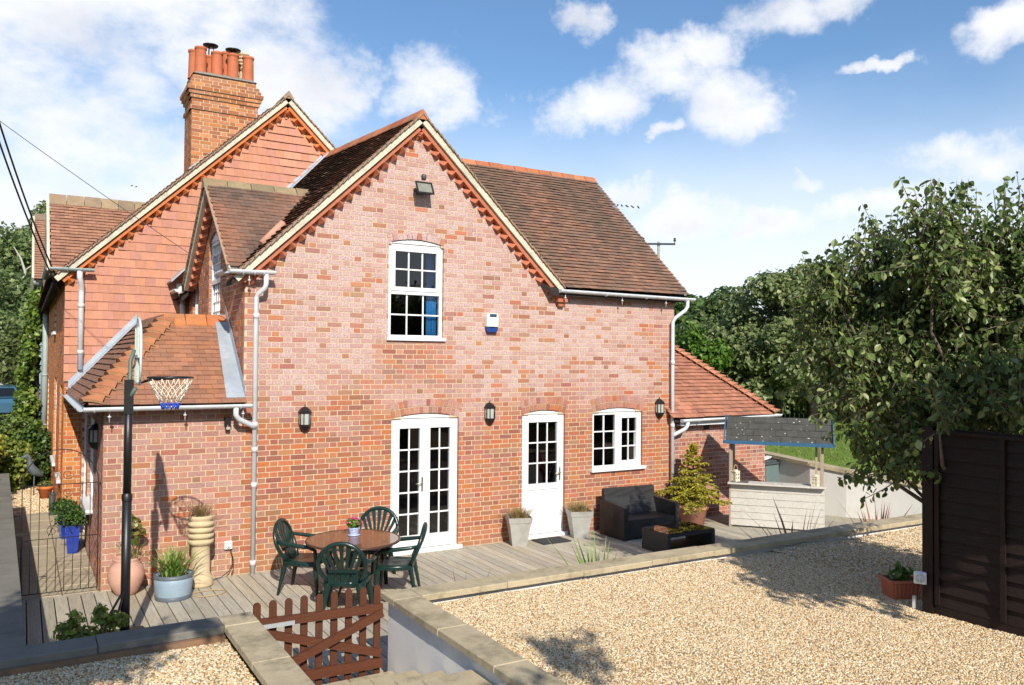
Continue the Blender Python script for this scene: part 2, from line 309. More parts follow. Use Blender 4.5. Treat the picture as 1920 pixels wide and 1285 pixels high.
# ------------------------------------------------------------------ pieces: hundreds of bricks and tiles
UNIT = {}
def unit_mesh(key):
    """box without its back (+y) face; x,z in the plane, -y outwards"""
    if key not in UNIT:
        V = [(-1, -1, -1), (1, -1, -1), (1, -1, 1), (-1, -1, 1), (-1, 1, -1), (1, 1, -1), (1, 1, 1), (-1, 1, 1)]
        F = [(0, 1, 2, 3), (0, 4, 5, 1), (1, 5, 6, 2), (2, 6, 7, 3), (3, 7, 4, 0)]
        me = bpy.data.meshes.new(key); me.from_pydata(V, [], F); me.update(); UNIT[key] = me
    return UNIT[key]
class Pieces:
    """oriented boxes: centre, half axes ex (length), ey (outwards is -ey), ez (height), colour, weight for picking the largest"""
    def __init__(s): s.c = []; s.ex = []; s.ey = []; s.ez = []; s.col = []; s.w = []
    def add(s, c, ex, ey, ez, col, w=None):
        c, ex, ey, ez = map(Vector, (c, ex, ey, ez))
        d = c - CAM_POS
        if w is None: w = ex.cross(ez).length * abs(ey.normalized().dot(d.normalized())) / max(d.length_squared, .01)
        s.c.append(c); s.ex.append(ex); s.ey.append(ey); s.ez.append(ez); s.col.append(col); s.w.append(w)
    def build(s, name, parent, m_single, m_mass, massname, limit=300):
        order = sorted(range(len(s.c)), key=lambda i: -s.w[i]); top = order[:limit]; rest = order[limit:]
        me = unit_mesh('unit_'+name)
        if not me.materials: me.materials.append(m_single)
        for i in top:
            if s.w[i] <= 0: rest.append(i); continue
            o = bpy.data.objects.new(name, me); COL.objects.link(o); o.parent = parent
            ex, ey, ez, c = s.ex[i], s.ey[i], s.ez[i], s.c[i]
            o.matrix_world = Matrix(((ex.x, ey.x, ez.x, c.x), (ex.y, ey.y, ez.y, c.y), (ex.z, ey.z, ez.z, c.z), (0, 0, 0, 1)))
            o.color = s.col[i]
        if rest:
            C = np.array([s.c[i] for i in rest]); X = np.array([s.ex[i] for i in rest]); Y = np.array([s.ey[i] for i in rest]); Z = np.array([s.ez[i] for i in rest])
            sg = [(-1, -1, -1), (1, -1, -1), (1, -1, 1), (-1, -1, 1), (-1, 1, -1), (1, 1, -1), (1, 1, 1), (-1, 1, 1)]
            V = np.stack([C + X*a + Y*b + Z*c for a, b, c in sg], 1).reshape(-1, 3)
            q = np.array([(0, 1, 2, 3), (0, 4, 5, 1), (1, 5, 6, 2), (2, 6, 7, 3), (3, 7, 4, 0)])
            F = (q[None] + 8*np.arange(len(rest))[:, None, None]).reshape(-1, 4)
            cc = np.repeat(np.array([s.col[i] for i in rest]), 8, 0)
            o = link(massname, npmesh(massname, V, F, cc), m_mass, parent); o['kind'] = 'stuff'
            return o
def lerp(a, b, t): return tuple(x+(y-x)*t for x, y in zip(a, b))
def sstep(a, b, x):
    t = min(max((x-a)/(b-a), 0), 1); return t*t*(3-2*t)
def vnoise(x, y, seed=0):
    """cheap smooth value noise"""
    xi, yi = math.floor(x), math.floor(y); fx, fy = x-xi, y-yi
    def h(i, j):
        n = (i*374761393 + j*668265263 + seed*1442695) & 0xffffffff; n = ((n ^ (n >> 13))*1274126177) & 0xffffffff
        return ((n ^ (n >> 16)) & 0xffff)/65535.0
    fx = fx*fx*(3-2*fx); fy = fy*fy*(3-2*fy)
    return (h(xi, yi)*(1-fx)+h(xi+1, yi)*fx)*(1-fy) + (h(xi, yi+1)*(1-fx)+h(xi+1, yi+1)*fx)*fy
# ================================================================== THE HOUSE
house = empty('brick_house', (0, 0, 0), 0, 'red brick cottage with clay tiled gables, white windows and tall chimney', 'house')
BR, TL, WT = Pieces(), Pieces(), Pieces()
class Fr:
    """wall frame: u along the wall, z up, d outwards"""
    def __init__(s, o, u, n): s.o = Vector(o); s.u = Vector(u).normalized(); s.n = Vector(n).normalized()
    def p(s, u, z, d=0.0): return s.o + s.u*u + Vector((0, 0, z)) + s.n*d
    def bx(s, g, u0, u1, z0, z1, d0, d1):
        return g.obox(s.p((u0+u1)/2, (z0+z1)/2, (d0+d1)/2), s.u*(u1-u0)/2, s.n*(d1-d0)/2, Vector((0, 0, (z1-z0)/2)))
PAL = [(.42, .15, .070), (.39, .135, .066), (.44, .17, .080), (.34, .135, .088), (.37, .15, .095), (.29, .11, .072), (.38, .175, .115), (.43, .145, .064)]
def brickcol_front(x, z):
    c = rnd.choice(PAL); c = lerp(c, tuple(v*rnd.uniform(.85, 1.12) for v in c), .8)
    n = vnoise(x*1.1, z*1.6, 3)*.6 + vnoise(x*3.3, z*5, 4)*.4
    if x < 3.97: b = .30 + .35*sstep(.3, 1.6, z)*n*1.5
    else:
        b = sstep(1.75, 2.75, z + (n-.5)*1.3)
        b *= 1 - .75*sstep(.55, .1, abs(x-6.5)-.35)*sstep(2.35, 2.6, z)*sstep(3.4, 3.1, z)        # cleaner patch under the upper window
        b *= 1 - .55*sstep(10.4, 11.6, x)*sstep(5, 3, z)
        b *= 1 - .5*sstep(4.6, 4.0, x)
        b = .04 + .96*b
    if z < .5: c = lerp(c, (.34, .20, .10), .5*sstep(.45, .02, z+.25*n))
    if rnd.random() < .16: b *= .2
    if b > .3: c = lerp(c, (.39, .165, .13), .7*b)
    b = min(max(b*rnd.uniform(.45, 1.15), 0), .92)
    return (*c, 1-b)
def brickcol_plain(bloom=.1, pal=PAL, dark=1.0):
    def f(x, z):
        c = rnd.choice(pal); k = rnd.uniform(.75, 1.18)*dark
        return (c[0]*k, c[1]*k, c[2]*k, 1-min(max(bloom*rnd.uniform(.2, 1.8), 0), .9))
    return f
ORANGE = [(.50, .17, .045), (.46, .14, .04), (.42, .12, .04), (.52, .20, .055)]
class Op:
    def __init__(s, u0, u1, z0, zs, rise=0, rings=0):
        s.u0, s.u1, s.z0, s.zs, s.rise, s.rings = u0, u1, z0, zs, rise, rings; s.c = (u0+u1)/2; s.h = (u1-u0)/2
        if rise: s.Ri = (s.h**2 + rise**2)/(2*rise); s.zc = zs + rise - s.Ri; s.Ro = s.Ri + rings*.1125
    def ex(s, z, outer):
        """excluded interval at height z, or None"""
        if s.z0 <= z < s.zs: return (s.u0, s.u1)
        if s.rise and z >= s.zs:
            r = s.Ro-.035 if outer else s.Ri; q = r*r - (z-s.zc)**2
            if q > 0:
                w = math.sqrt(q)
                if outer: w = min(w, (z-s.zc)*s.h/(s.zs-s.zc)) if s.zs > s.zc else w
                if outer: w -= .03
                else: w = min(w, s.h)
                return (s.c-w, s.c+w)
        return None
def cut(iv, e):
    out = []
    for a, b in iv:
        if e is None or e[1] <= a or e[0] >= b: out.append((a, b)); continue
        if e[0] > a: out.append((a, e[0]))
        if e[1] < b: out.append((e[1], b))
    return out
def brick_wall(fr, z0, z1, span, ops, colf, weight=None, thick=.24, phase=0.0, dfn=None, mname='wall', parent=house, mortar=None, build=True):
    """span(zmid) -> list of (u0,u1); one oriented box for each brick, a mortar body behind"""
    g = mortar or G(); n = int(round((z1-z0)/.075))
    for i in range(n):
        za = z0 + i*.075; zb = za+.075; zm = za+.0375; d = dfn(zm) if dfn else 0.0
        iv = span(zm)
        im = list(iv)
        for o in ops: im = cut(im, o.ex(za+.004 if za+.004 > o.zs else zm, False))
        for a, b in im:
            if b-a > .02: fr.bx(g, a+.008, b-.008, za, zb, d-thick, d-.0045)
        ib = list(iv)
        for o in ops: ib = cut(ib, o.ex(zm, True))
        s = phase + (-.17125 if i % 2 else 0)
        for a, b in ib:
            k = math.floor((a-s)/.3375) - 1; u = s + k*.3375
            while u < b:
                for p, q in ((u, u+.2125), (u+.225, u+.325)):
                    p2, q2 = max(p, a+.003), min(q, b-.003)
                    if q2-p2 > .028:
                        um = (p2+q2)/2; jd = rnd.uniform(-.002, .0015)
                        c = fr.p(um, zm, d-.03+jd)
                        BR.add(c, fr.u*((q2-p2)/2), -fr.n*.03, Vector((0, 0, .0315)), colf(um, zm), weight)
                u += .3375
    for o in ops:                                                       # arch rings
        if not o.rings: continue
        th0 = math.atan2(o.h, o.zs-o.zc)
        for rg in range(o.rings):
            rm = o.Ri + .006 + rg*.1125 + .051; L = 2*th0*rm; k = max(3, int(round(L/.0775)))
            for j in range(k):
                th = -th0 + (j+.5)*2*th0/k
                rad = fr.u*math.sin(th) + Vector((0, 0, math.cos(th))); tan = fr.u*math.cos(th) - Vector((0, 0, math.sin(th)))
                c = fr.p(o.c, o.zc, -.026) + rad*rm
                BR.add(c, tan*(L/k-.010)/2, -fr.n*.03, rad*.0505, colf(o.c + rm*math.sin(th), o.zc+rm*math.cos(th)), weight)
    return g.build(mname, M['mortar'], parent) if build else g

FRONT = Fr((0, 0, 0), (1, 0, 0), (0, -1, 0))
XL, XM, XR, XE = 2.27, 3.97, 11.70, 14.13
GA = (6.53, 6.62); GS = .955                                            # main gable apex (x, z of the roof line) and pitch
def span_front(z):
    if z < 2.25: return [(XL, XR)]
    if z < 4.05: return [(XM, XR)]
    w = (GA[1]-.235-z)/GS
    return [(GA[0]-w, GA[0]+w)] if w > .05 else []
fd, dr, kw, uw = Op(6.14, 7.263, -.1, 2.03, .066, 2), Op(8.434, 9.273, -.1, 2.03, .06, 2), Op(9.854, 10.952, 1.05, 2.03, .066, 2), Op(6.07, 6.976, 3.24, 4.672, .068, 1)
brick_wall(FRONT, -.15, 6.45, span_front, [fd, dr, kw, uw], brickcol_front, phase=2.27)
# single-storey extension on the right
def col_ext(x, z):
    c = rnd.choice([(.36, .105, .06), (.30, .085, .055), (.40, .13, .07), (.24, .08, .06)]); k = rnd.uniform(.8, 1.15)
    return (c[0]*k, c[1]*k, c[2]*k, 1-min(.7, rnd.uniform(.05, .5)*(.5+vnoise(x*2, z*3, 8))))
brick_wall(Fr((0, .03, 0), (1, 0, 0), (0, -1, 0)), -.15, 1.875, lambda z: [(XR, XE)], [Op(12.47, 12.62, 1.62, 1.78)], col_ext, phase=XR)
# side of the lean-to (west), with window and door, and side of the main wing above it
WEST = Fr((XL, 0, 0), (0, 1, 0), (-1, 0, 0))
lw, ld = Op(1.55, 2.75, .76, 2.03), Op(3.1, 4.2, -.1, 2.05)
brick_wall(WEST, -.15, 2.25, lambda z: [(0.25, 4.5)], [lw, ld], brickcol_plain(.35), phase=0)
for i in range(32):                                                     # quoin end seen from the front already; short return of the corner
    za = -.15+i*.075; w = .215 if i % 2 else .1025
    BR.add(Vector((XL+.0295, w/2+.002, za+.0375)), Vector((0, w/2-.003, 0)), Vector((.03, 0, 0)), Vector((0, 0, .0325)), brickcol_plain(.3)(0, za))
    if w < .2: BR.add(Vector((XL+.0295, .1725, za+.0375)), Vector((0, .064, 0)), Vector((.03, 0, 0)), Vector((0, 0, .0325)), brickcol_plain(.3)(0, za))
g = G(); g.box(XL+.007, XL+.24, .009, .25, -.15, 2.25); g.build('wall', M['mortar'], house)
SIDE = Fr((XM, 0, 0), (0, 1, 0), (-1, 0, 0))
DY, DZ, DW = 2.05, 5.66, 1.72                                           # dormer gable centre, apex height, half width
dw1, dw2 = Op(1.62, 2.52, 3.3, 4.78, .13, 1), Op(3.42, 3.98, 3.3, 4.2)
def span_side(z):
    if z < 4.1: return [(0.012, 4.5)]
    w = (DZ-.2-z)/.85
    return [(DY-w, DY+w)] if w > .05 else []
brick_wall(SIDE, 2.25, 5.5, span_side, [dw1, dw2], brickcol_plain(.22, ORANGE+PAL[:2], .9), phase=.05)
# old house: brick below, tile hanging above
OLD = Fr((0, 4.5, 0), (1, 0, 0), (0, -1, 0))
XO = 2.0; OA = (5.72, 7.98); OS = .955
brick_wall(OLD, -.15, 2.55, lambda z: [(XO, 2.6)], [], brickcol_plain(.05, ORANGE), phase=XO)
OWEST = Fr((XO, 4.5, 0), (0, 1, 0), (-1, 0, 0))
ww = [Op(.75, 1.75, .72, 2.4, 0), Op(3.4, 4.9, .72, 2.5, 0), Op(4.4, 5.6, 3.45, 4.65, 0), Op(9, 10, .7, 2.3, 0)]
brick_wall(OWEST, -.15, 4.35, lambda z: [(0.012, 16.0)], ww, brickcol_plain(.05, ORANGE), phase=0)

# ---- closing walls and dark rooms (plain inner shell)
g = G()
g.box(XR-.24, XR-.01, .24, 5.5, -.1, 4.0); g.box(XE-.24, XE-.012, .28, 4, -.1, 1.85); g.box(XM, XE-.3, 5.5, 5.7, -.1, 4.0); g.box(XO+.25, 9.4, 19.8, 20, -.1, 4.4); g.box(9.2, 9.4, 5.6, 20, -.1, 4.4)
g.prism([(XR-.01, -.02, 4.0), (XR-.01, 5.5, 4.0), (XR-.01, 2.75, 6.55)], (-.2, 0, 0))
g.build('wall', M['mortar'], house)
g = G()
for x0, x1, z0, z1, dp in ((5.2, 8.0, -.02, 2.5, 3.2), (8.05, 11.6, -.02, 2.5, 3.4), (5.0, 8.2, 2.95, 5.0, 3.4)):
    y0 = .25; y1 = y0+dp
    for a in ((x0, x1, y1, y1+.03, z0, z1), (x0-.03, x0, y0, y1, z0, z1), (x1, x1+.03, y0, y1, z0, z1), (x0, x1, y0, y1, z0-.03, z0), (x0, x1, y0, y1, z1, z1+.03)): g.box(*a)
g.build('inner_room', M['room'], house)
g = G()
for k in range(4): g.tube([(6.775+k*.045, .16+.01*(k%2), 3.26), (6.775+k*.043, .16+.012*(k%2), 4.66)], .027, 8)
g.build('curtain', M['blue'], house)
g = G(); g.box(4.6, 4.63, 1.3, 4.2, 3.0, 5.0); g.box(4.3, 4.33, 1.3, 4.2, 3.2, 5.0); g.build('curtain', mat('net_curtain', (.62, .52, .48), rough=.9, var=.12, scale=14, bump=.3, bscale=40), house)

# ---- windows and doors
def bars(fr, parent, u0, u1, z0, z1, nu, nz, d, bw=.022, name='glazing_bar', pm='glass'):
    """panes and glazing bars of one light"""
    for i in range(1, nu):
        u = u0 + (u1-u0)*i/nu; g = G(); fr.bx(g, u-bw/2, u+bw/2, z0, z1, d-.012, d+.010); g.build(name, M['pvc'], parent)
    for j in range(1, nz):
        z = z0 + (z1-z0)*j/nz
        for i in range(nu):
            a = u0+(u1-u0)*i/nu + (bw/2+.001 if i else 0); b = u0+(u1-u0)*(i+1)/nu - (bw/2+.001 if i < nu-1 else 0)
            g = G(); fr.bx(g, a, b, z-bw/2, z+bw/2, d-.011, d+.009); g.build(name, M['pvc'], parent)
    for i in range(nu):
        for j in range(nz):
            a = u0+(u1-u0)*i/nu + (bw/2+.001 if i else 0); b = u0+(u1-u0)*(i+1)/nu - (bw/2+.001 if i < nu-1 else 0)
            c = z0+(z1-z0)*j/nz + (bw/2+.001 if j else 0); e = z0+(z1-z0)*(j+1)/nz - (bw/2+.001 if j < nz-1 else 0)
            g = G(); t = rnd.uniform(-.0008, .0008)
            g.add([fr.p(a, c, d-.004+t), fr.p(b, c, d-.004-t), fr.p(b, e, d-.004-t*.5), fr.p(a, e, d-.004+t)], [(0, 1, 2, 3)])
            g.build('pane', M[pm], parent)
def ringbox(fr, g, u0, u1, z0, z1, w, d0, d1, wb=None, wt=None):
    wb = w if wb is None else wb; wt = w if wt is None else wt
    fr.bx(g, u0, u0+w, z0, z1, d0, d1); fr.bx(g, u1-w, u1, z0, z1, d0, d1); fr.bx(g, u0+w, u1-w, z0, z0+wb, d0, d1); fr.bx(g, u0+w, u1-w, z1-wt, z1, d0, d1)
def head(fr, g, o, d0, d1):
    """white arched head filling the curve above the frame"""
    top = [fr.p(o.c + o.Ri*math.sin(t), o.zc + o.Ri*math.cos(t) - .004, d0) for t in np.linspace(math.asin(.985*o.h/o.Ri), -math.asin(.985*o.h/o.Ri), 13)]
    g.prism([fr.p(o.u0+.006, o.zs+.0, d0), fr.p(o.u1-.006, o.zs+.0, d0)] + top, fr.n*(d1-d0))
DF = -.035
def sash(fr, par, u0, u1, z0, z1, w, nu, nz, d, name='sash'):
    g = G(); ringbox(fr, g, u0, u1, z0, z1, w, d-.05, d); s = g.build(name, M['pvc'], None)
    return s
# upper window: two stacked lights of 3 x 2
g = G(); o = uw; e = .004
ringbox(FRONT, g, o.u0+e, o.u1-e, o.z0+e, o.zs-e, .045, DF-.07, DF); FRONT.bx(g, o.u0+.05, o.u1-.05, 3.905, 3.955, DF-.07, DF+.002); head(FRONT, g, o, DF-.07, DF+.014)
win = g.build('window', M['pvc'], house); win['label'] = 'upper white window of two stacked lights with a blue curtain'
g = G(); ringbox(FRONT, g, o.u0+.052, o.u1-.052, 3.958, o.zs-.055, .06, DF-.055, DF+.014); g.build('casement', M['pvc'], win)
bars(FRONT, win, o.u0+.114, o.u1-.114, 4.02, o.zs-.118, 3, 2, DF-.02)
bars(FRONT, win, o.u0+.05, o.u1-.05, o.z0+.055, 3.903, 3, 2, DF-.03)
g = G(); FRONT.bx(g, o.u0-.03, o.u1+.03, o.z0-.035, o.z0+.01, -.1, .045); g.build('sill', M['pvc'], win)
# kitchen window: two casements of 2 x 3
g = G(); o = kw
ringbox(FRONT, g, o.u0+e, o.u1-e, o.z0+e, o.zs-e, .045, DF-.07, DF); FRONT.bx(g, o.c-.035, o.c+.035, o.z0+.05, o.zs-.05, DF-.07, DF+.002); head(FRONT, g, o, DF-.07, DF+.014)
win = g.build('window', M['pvc'], house); win['label'] = 'white kitchen window of two casements right of the single door'
bars(FRONT, win, o.u0+.05, o.c-.037, o.z0+.055, o.zs-.05, 2, 3, DF-.03)
g = G(); ringbox(FRONT, g, o.c+.037, o.u1-.052, o.z0+.052, o.zs-.052, .062, DF-.055, DF+.014); g.build('casement', M['pvc'], win)
bars(FRONT, win, o.c+.101, o.u1-.116, o.z0+.116, o.zs-.116, 2, 3, DF-.02)
g = G(); FRONT.bx(g, o.u0-.05, o.u1+.05, o.z0-.045, o.z0+.01, -.1, .06); g.build('sill', M['pvc'], win)
# French doors
g = G(); o = fd
ringbox(FRONT, g, o.u0+e, o.u1-e, .0, o.zs-e, .05, DF-.07, DF, wb=.03); head(FRONT, g, o, DF-.07, DF+.014)
door = g.build('door', M['pvc'], house); door['label'] = 'white double glazed French doors'
for a, b in ((o.u0+.054, o.c-.002), (o.c+.002, o.u1-.054)):
    g = G(); ringbox(FRONT, g, a, b, .06, o.zs-.054, .085, DF-.055, DF+.012, wb=.19, wt=.10); FRONT.bx(g, a+.1, b-.1, .10, .105, DF+.011, DF+.016)
    lf = g.build('leaf', M['pvc'], door)
    bars(FRONT, door, a+.087, b-.087, .252, o.zs-.156, 2, 5, DF-.02)
g = G(); FRONT.bx(g, o.u0-.05, o.u1+.05, -.02, .05, -.1, .07); g.build('sill', M['pvc'], door)
def handle(par, x, z, side=-1):
    g = G(); FRONT.bx(g, x-.014, x+.014, z-.11, z+.11, DF+.012, DF+.020)
    g.tube([FRONT.p(x, z+.02, DF+.02), FRONT.p(x, z+.02, DF+.055), FRONT.p(x+side*.02, z+.02, DF+.06), FRONT.p(x+side*.12, z+.015, DF+.058)], .009, 8)
    g.build('handle', M['chrome'], par)
handle(door, o.c-.045, 1.02)
# single door: glazed 3 x 3 over two panels
g = G(); o = dr
ringbox(FRONT, g, o.u0+e, o.u1-e, .0, o.zs-e, .045, DF-.07, DF, wb=.03); head(FRONT, g, o, DF-.07, DF+.014)
door = g.build('door', M['pvc'], house); door['label'] = 'white back door with nine panes over two panels'
a, b = o.u0+.048, o.u1-.048
g = G(); FRONT.bx(g, a, a+.085, .06, o.zs-.05, DF-.055, DF+.012); FRONT.bx(g, b-.085, b, .06, o.zs-.05, DF-.055, DF+.012)
FRONT.bx(g, a+.085, b-.085, o.zs-.135, o.zs-.05, DF-.055, DF+.012); FRONT.bx(g, a+.085, b-.085, .06, .16, DF-.055, DF+.012); FRONT.bx(g, a+.085, b-.085, .78, .875, DF-.055, DF+.012)
FRONT.bx(g, a+.085, b-.085, .16, .78, DF-.05, DF-.004)
for k in (0, 1):
    c = a+.10+k*(b-a-.2)/2+.01; w = (b-a-.2)/2-.02; FRONT.bx(g, c+.02, c+w-.02, .22, .72, DF-.01, DF+.006)
    ringbox(FRONT, g, c, c+w, .19, .75, .012, DF-.01, DF+.01)
g.build('leaf', M['pvc'], door)
bars(FRONT, door, a+.087, b-.087, .877, o.zs-.137, 3, 3, DF-.02)
g = G(); FRONT.bx(g, o.u0-.04, o.u1+.04, -.02, .05, -.1, .06); g.build('sill', M['pvc'], door); handle(door, b-.04, 1.02)
# side windows
def simple_win(fr, o, nu, nz, label=None, w=.05, d=-.04, sill=.05, arch=False):
    g = G(); ringbox(fr, g, o.u0+e, o.u1-e, o.z0+e, o.zs-e, w, d-.07, d)
    if arch: head(fr, g, o, d-.07, d+.012)
    x = g.build('window', M['pvc'], house)
    if label: x['label'] = label
    bars(fr, x, o.u0+w+.004, o.u1-w-.004, o.z0+w+.004, o.zs-w-.004, nu, nz, d-.03, bw=.016)
    if sill:
        g = G(); fr.bx(g, o.u0-.05, o.u1+.05, o.z0-.05, o.z0+.01, -.1, sill); g.build('sill', M['pvc'], x)
    return x
simple_win(WEST, lw, 2, 1, sill=.09); simple_win(WEST, ld, 1, 2, sill=0)
w1 = simple_win(SIDE, dw1, 5, 9, 'arched leaded dormer window', sill=0, arch=True)
g = G(); SIDE.bx(g, dw1.u0+.05, dw1.u1-.05, 4.1, 4.17, -.11, -.036); g.build('transom', M['pvc'], w1)
simple_win(SIDE, dw2, 1, 1, sill=0)
for q in ww: simple_win(OWEST, q, 1, 2, sill=.06)

# ---- hung tiles of the old gable
OLDT = [(.49, .22, .14), (.475, .21, .13), (.505, .235, .15), (.465, .21, .145), (.505, .225, .13), (.455, .205, .15)]
g = G(); g.prism([(XO+.25, 4.5, 2.3), (9.4, 4.5, 2.3), (9.4, 4.5, 4.4), (OA[0], 4.5, OA[1]-.2), (XO+.1, 4.5, 4.42), (XO+.012, 4.5, 2.5), ], (0, .2, 0)); g.build('wall', M['mortar'], house)
z = 2.5; i = 0
while z < 7.7:
    zt = z+.154; zm = z+.077
    if zm < 4.42: a, b = XO-.012, 6.8
    else:
        w = (OA[1]-.30-zm)/OS; a, b = OA[0]-w, min(OA[0]+w, 6.9)
    u = XO-.012 + (-.084 if i % 2 else 0)
    while u < b:
        p, q = max(u+.0007, a), min(u+.1673, b)
        if q-p > .02:
            c = Vector(((p+q)/2, 4.476+rnd.uniform(-.002, .002), zm+.012)); col = rnd.choice(OLDT); k = rnd.uniform(.92, 1.07)
            hidden = (c.x > XM+.1 and c.z < 5.0) or (2.6 < c.x < XM and c.z < 3.3)
            WT.add(c, Vector(((q-p)/2, 0, 0)), Vector((0, .008, 0)), Vector((rnd.uniform(-.001, .001), .015, .0885)), (col[0]*k, col[1]*k, col[2]*k, 1), 0 if hidden else None)
        u += .168
    z = zt; i += 1

# ---- roofs
ROOF_A = [(.25, .14, .095), (.22, .13, .09), (.28, .145, .095), (.19, .12, .09), (.31, .15, .095), (.16, .11, .085)]
ROOF_O = [(.33, .155, .09), (.30, .14, .088), (.365, .165, .09), (.26, .13, .088), (.32, .15, .092), (.385, .16, .08)]
ROOF_D = [(.28, .135, .085), (.24, .12, .08), (.21, .115, .08), (.30, .14, .085), (.17, .10, .075)]
def slope(o, u, s, lmax, rowfn, pal, gauge=.1, tw=.166, tone=None, weight=None, lift=.0145, under=True, thick=.010, warp=None):
    """plain tiles laid in broken bond on the plane o + u*a + s*b"""
    o, u, s = Vector(o), Vector(u).normalized(), Vector(s).normalized(); n = u.cross(s).normalized()
    if n.z < 0: n = -n
    rows = int(lmax/gauge)
    for i in range(rows):
        b0 = i*gauge; bm = b0+gauge*.5; iv = rowfn(bm)
        if iv is None: continue
        wob = rnd.uniform(-.004, .004)
        for a0, a1 in (iv if isinstance(iv, list) else [iv]):
         k = math.floor(a0/tw)-1; a = k*tw + (tw/2 if i % 2 else 0)
         while a < a1:
             p, q = max(a+.0015, a0), min(a+tw-.0015, a1)
             if q-p > .025:
                 c0 = lerp(rnd.choice(pal), pal[0], .45); kk = rnd.uniform(.86, 1.12); am = (p+q)/2
                 if tone: c0, kk = tone(am, bm, c0, kk)
                 L = gauge*1.35
                 c = o + u*am + s*(b0+L/2-.02+wob*.5) + n*(.012+rnd.uniform(-.003, .004))
                 ax, az_ = u*((q-p)/2), s*(L/2) - n*(lift+rnd.uniform(-.002, .003)) + u*rnd.uniform(-.0012, .0012)
                 if warp: c1, ax, az_ = warp(c), warp(c+ax)-warp(c), warp(c+az_)-warp(c); c = c1
                 TL.add(c, ax, -n*(thick/2), az_, (c0[0]*kk, c0[1]*kk, c0[2]*kk, 1), weight)
             a += tw
def mossy(scale=1.0, am=.55, dk=(.085, .07, .052), seed=1):
    def f(a, b, c, k):
        t = vnoise(a*1.3*scale, b*.55*scale, seed)*.65 + vnoise(a*4.5, b*1.2, seed+1)*.35
        return lerp(c, dk, am*sstep(.3, .7, t)), k
    return f
RW = .904                                                                # pitch of right wing
Sr = Vector((0, 1, RW)); Lr = Sr.length*2.95
def row_right(b):
    z = 4.14 + b*RW/Sr.length
    return (max(GA[0]+(GA[1]-z)/GS + .05, 7.2), 11.88)
slope((0, -.20, 4.14), (1, 0, 0), Sr, Lr, row_right, ROOF_A, tone=mossy(.7, .55, (.12, .095, .07), 2), weight=0)
g = G()
g.prism([(8.9, -.17, 4.08), (11.86, -.17, 4.08), (11.86, 2.75, 6.74), (6.5, 2.75, 6.74)], (0, 0, -.08)); g.prism([(6.5, 2.75, 6.74), (11.86, 2.75, 6.74), (11.86, 5.7, 4.08), (6.5, 5.7, 4.08)], (0, 0, -.08))
g.prism([(GA[0], -.12, GA[1]), (9.2, -.12, GA[1]-GS*(9.2-GA[0])), (9.2, 4.6, GA[1]-GS*(9.2-GA[0])), (GA[0], 4.6, GA[1])], (0, 0, -.07)); zq = lambda x: GA[1]-GS*(GA[0]-x)
for x0, ya, yc in ((3.78, -.12, .22), (3.78, 3.88, 4.49), (4.4, .22, .9), (4.4, 3.2, 3.88), (5.45, .9, 3.2)): g.prism([(GA[0], ya, GA[1]+.072*(ya+.1)-.02), (GA[0], yc, GA[1]+.072*(yc+.1)-.02), (x0, yc, zq(x0)+.072*(yc+.1)*(x0-3.74)/2.79-.02), (x0, ya, zq(x0)+.072*(ya+.1)*(x0-3.74)/2.79-.02)], (0, 0, -.07))
g.prism([(XO-.2, 4.62, 4.40-.19), (OA[0], 4.62, OA[1]-.02), (OA[0], 20, OA[1]-.02), (XO-.2, 20, 4.40-.19)], (0, 0, -.09)); g.prism([(9.6, 4.62, 4.27), (OA[0], 4.62, OA[1]-.02), (OA[0], 20, OA[1]-.02), (9.6, 20, 4.27)], (0, 0, -.09))
roofbase = g.build('roof', M['under'], house)
# left slope of main gable (seen at a shallow angle)
def WP(v):
    # the wing's ridge climbs a little towards the old house
    v = Vector(v); return Vector((v.x, v.y, v.z + .072*max(0, v.y+.1)*min(1, max(0, (v.x-3.74)/(GA[0]-3.74)))))
DSL = (DZ-4.16)/(DW+.12); zl = lambda b: GA[1]-GS*(GA[0]-3.74) + b*GS/math.sqrt(1+GS*GS)
Sl = Vector((1, 0, GS)); Ll = Sl.length*(GA[0]-3.74)
def row_left(b):
    z = zl(b); w = (DZ-z)/DSL
    return [(0.0, DY-w+.12), (DY+w+.12, 4.62)] if w > .05 else (0.0, 4.62)
slope((3.74, -.12, GA[1]-GS*(GA[0]-3.74)+.01), (0, 1, 0), Sl, Ll, row_left, ROOF_A, tone=mossy(.8, .7, (.07, .058, .048), 5), weight=0, lift=.024, warp=WP)
slope((GA[0]+2.7, -.12, GA[1]-GS*2.7+.01), (0, 1, 0), Vector((-1, 0, GS)), Sl.length*2.68, lambda b: (0.0, 1.0), ROOF_A, weight=0)
# dormer roof: near slope faces the garden
DS = (DZ-4.16)/(DW+.12)
Sd = Vector((0, 1, DS)); yb = DY-DW-.12
def row_dorm(b):
    z = 4.16 + b*DS/Sd.length; return (3.80, min(GA[0]-(GA[1]-z)/GS + .06, 5.62))
slope((0, yb, 4.19), (1, 0, 0), Sd, Sd.length*(DY-yb), row_dorm, ROOF_D, tone=mossy(1.6, .7, (.10, .085, .07), 9))
g = G(); g.prism([(3.82, yb+.03, 4.15), (5.55, DY, DZ), (3.82, DY, DZ)], (0, 0, -.07)); g.prism([(3.82, 2*DY-yb-.03, 4.15), (3.82, DY, DZ), (5.55, DY, DZ)], (0, 0, -.07)); g.build('roof', M['under'], house)
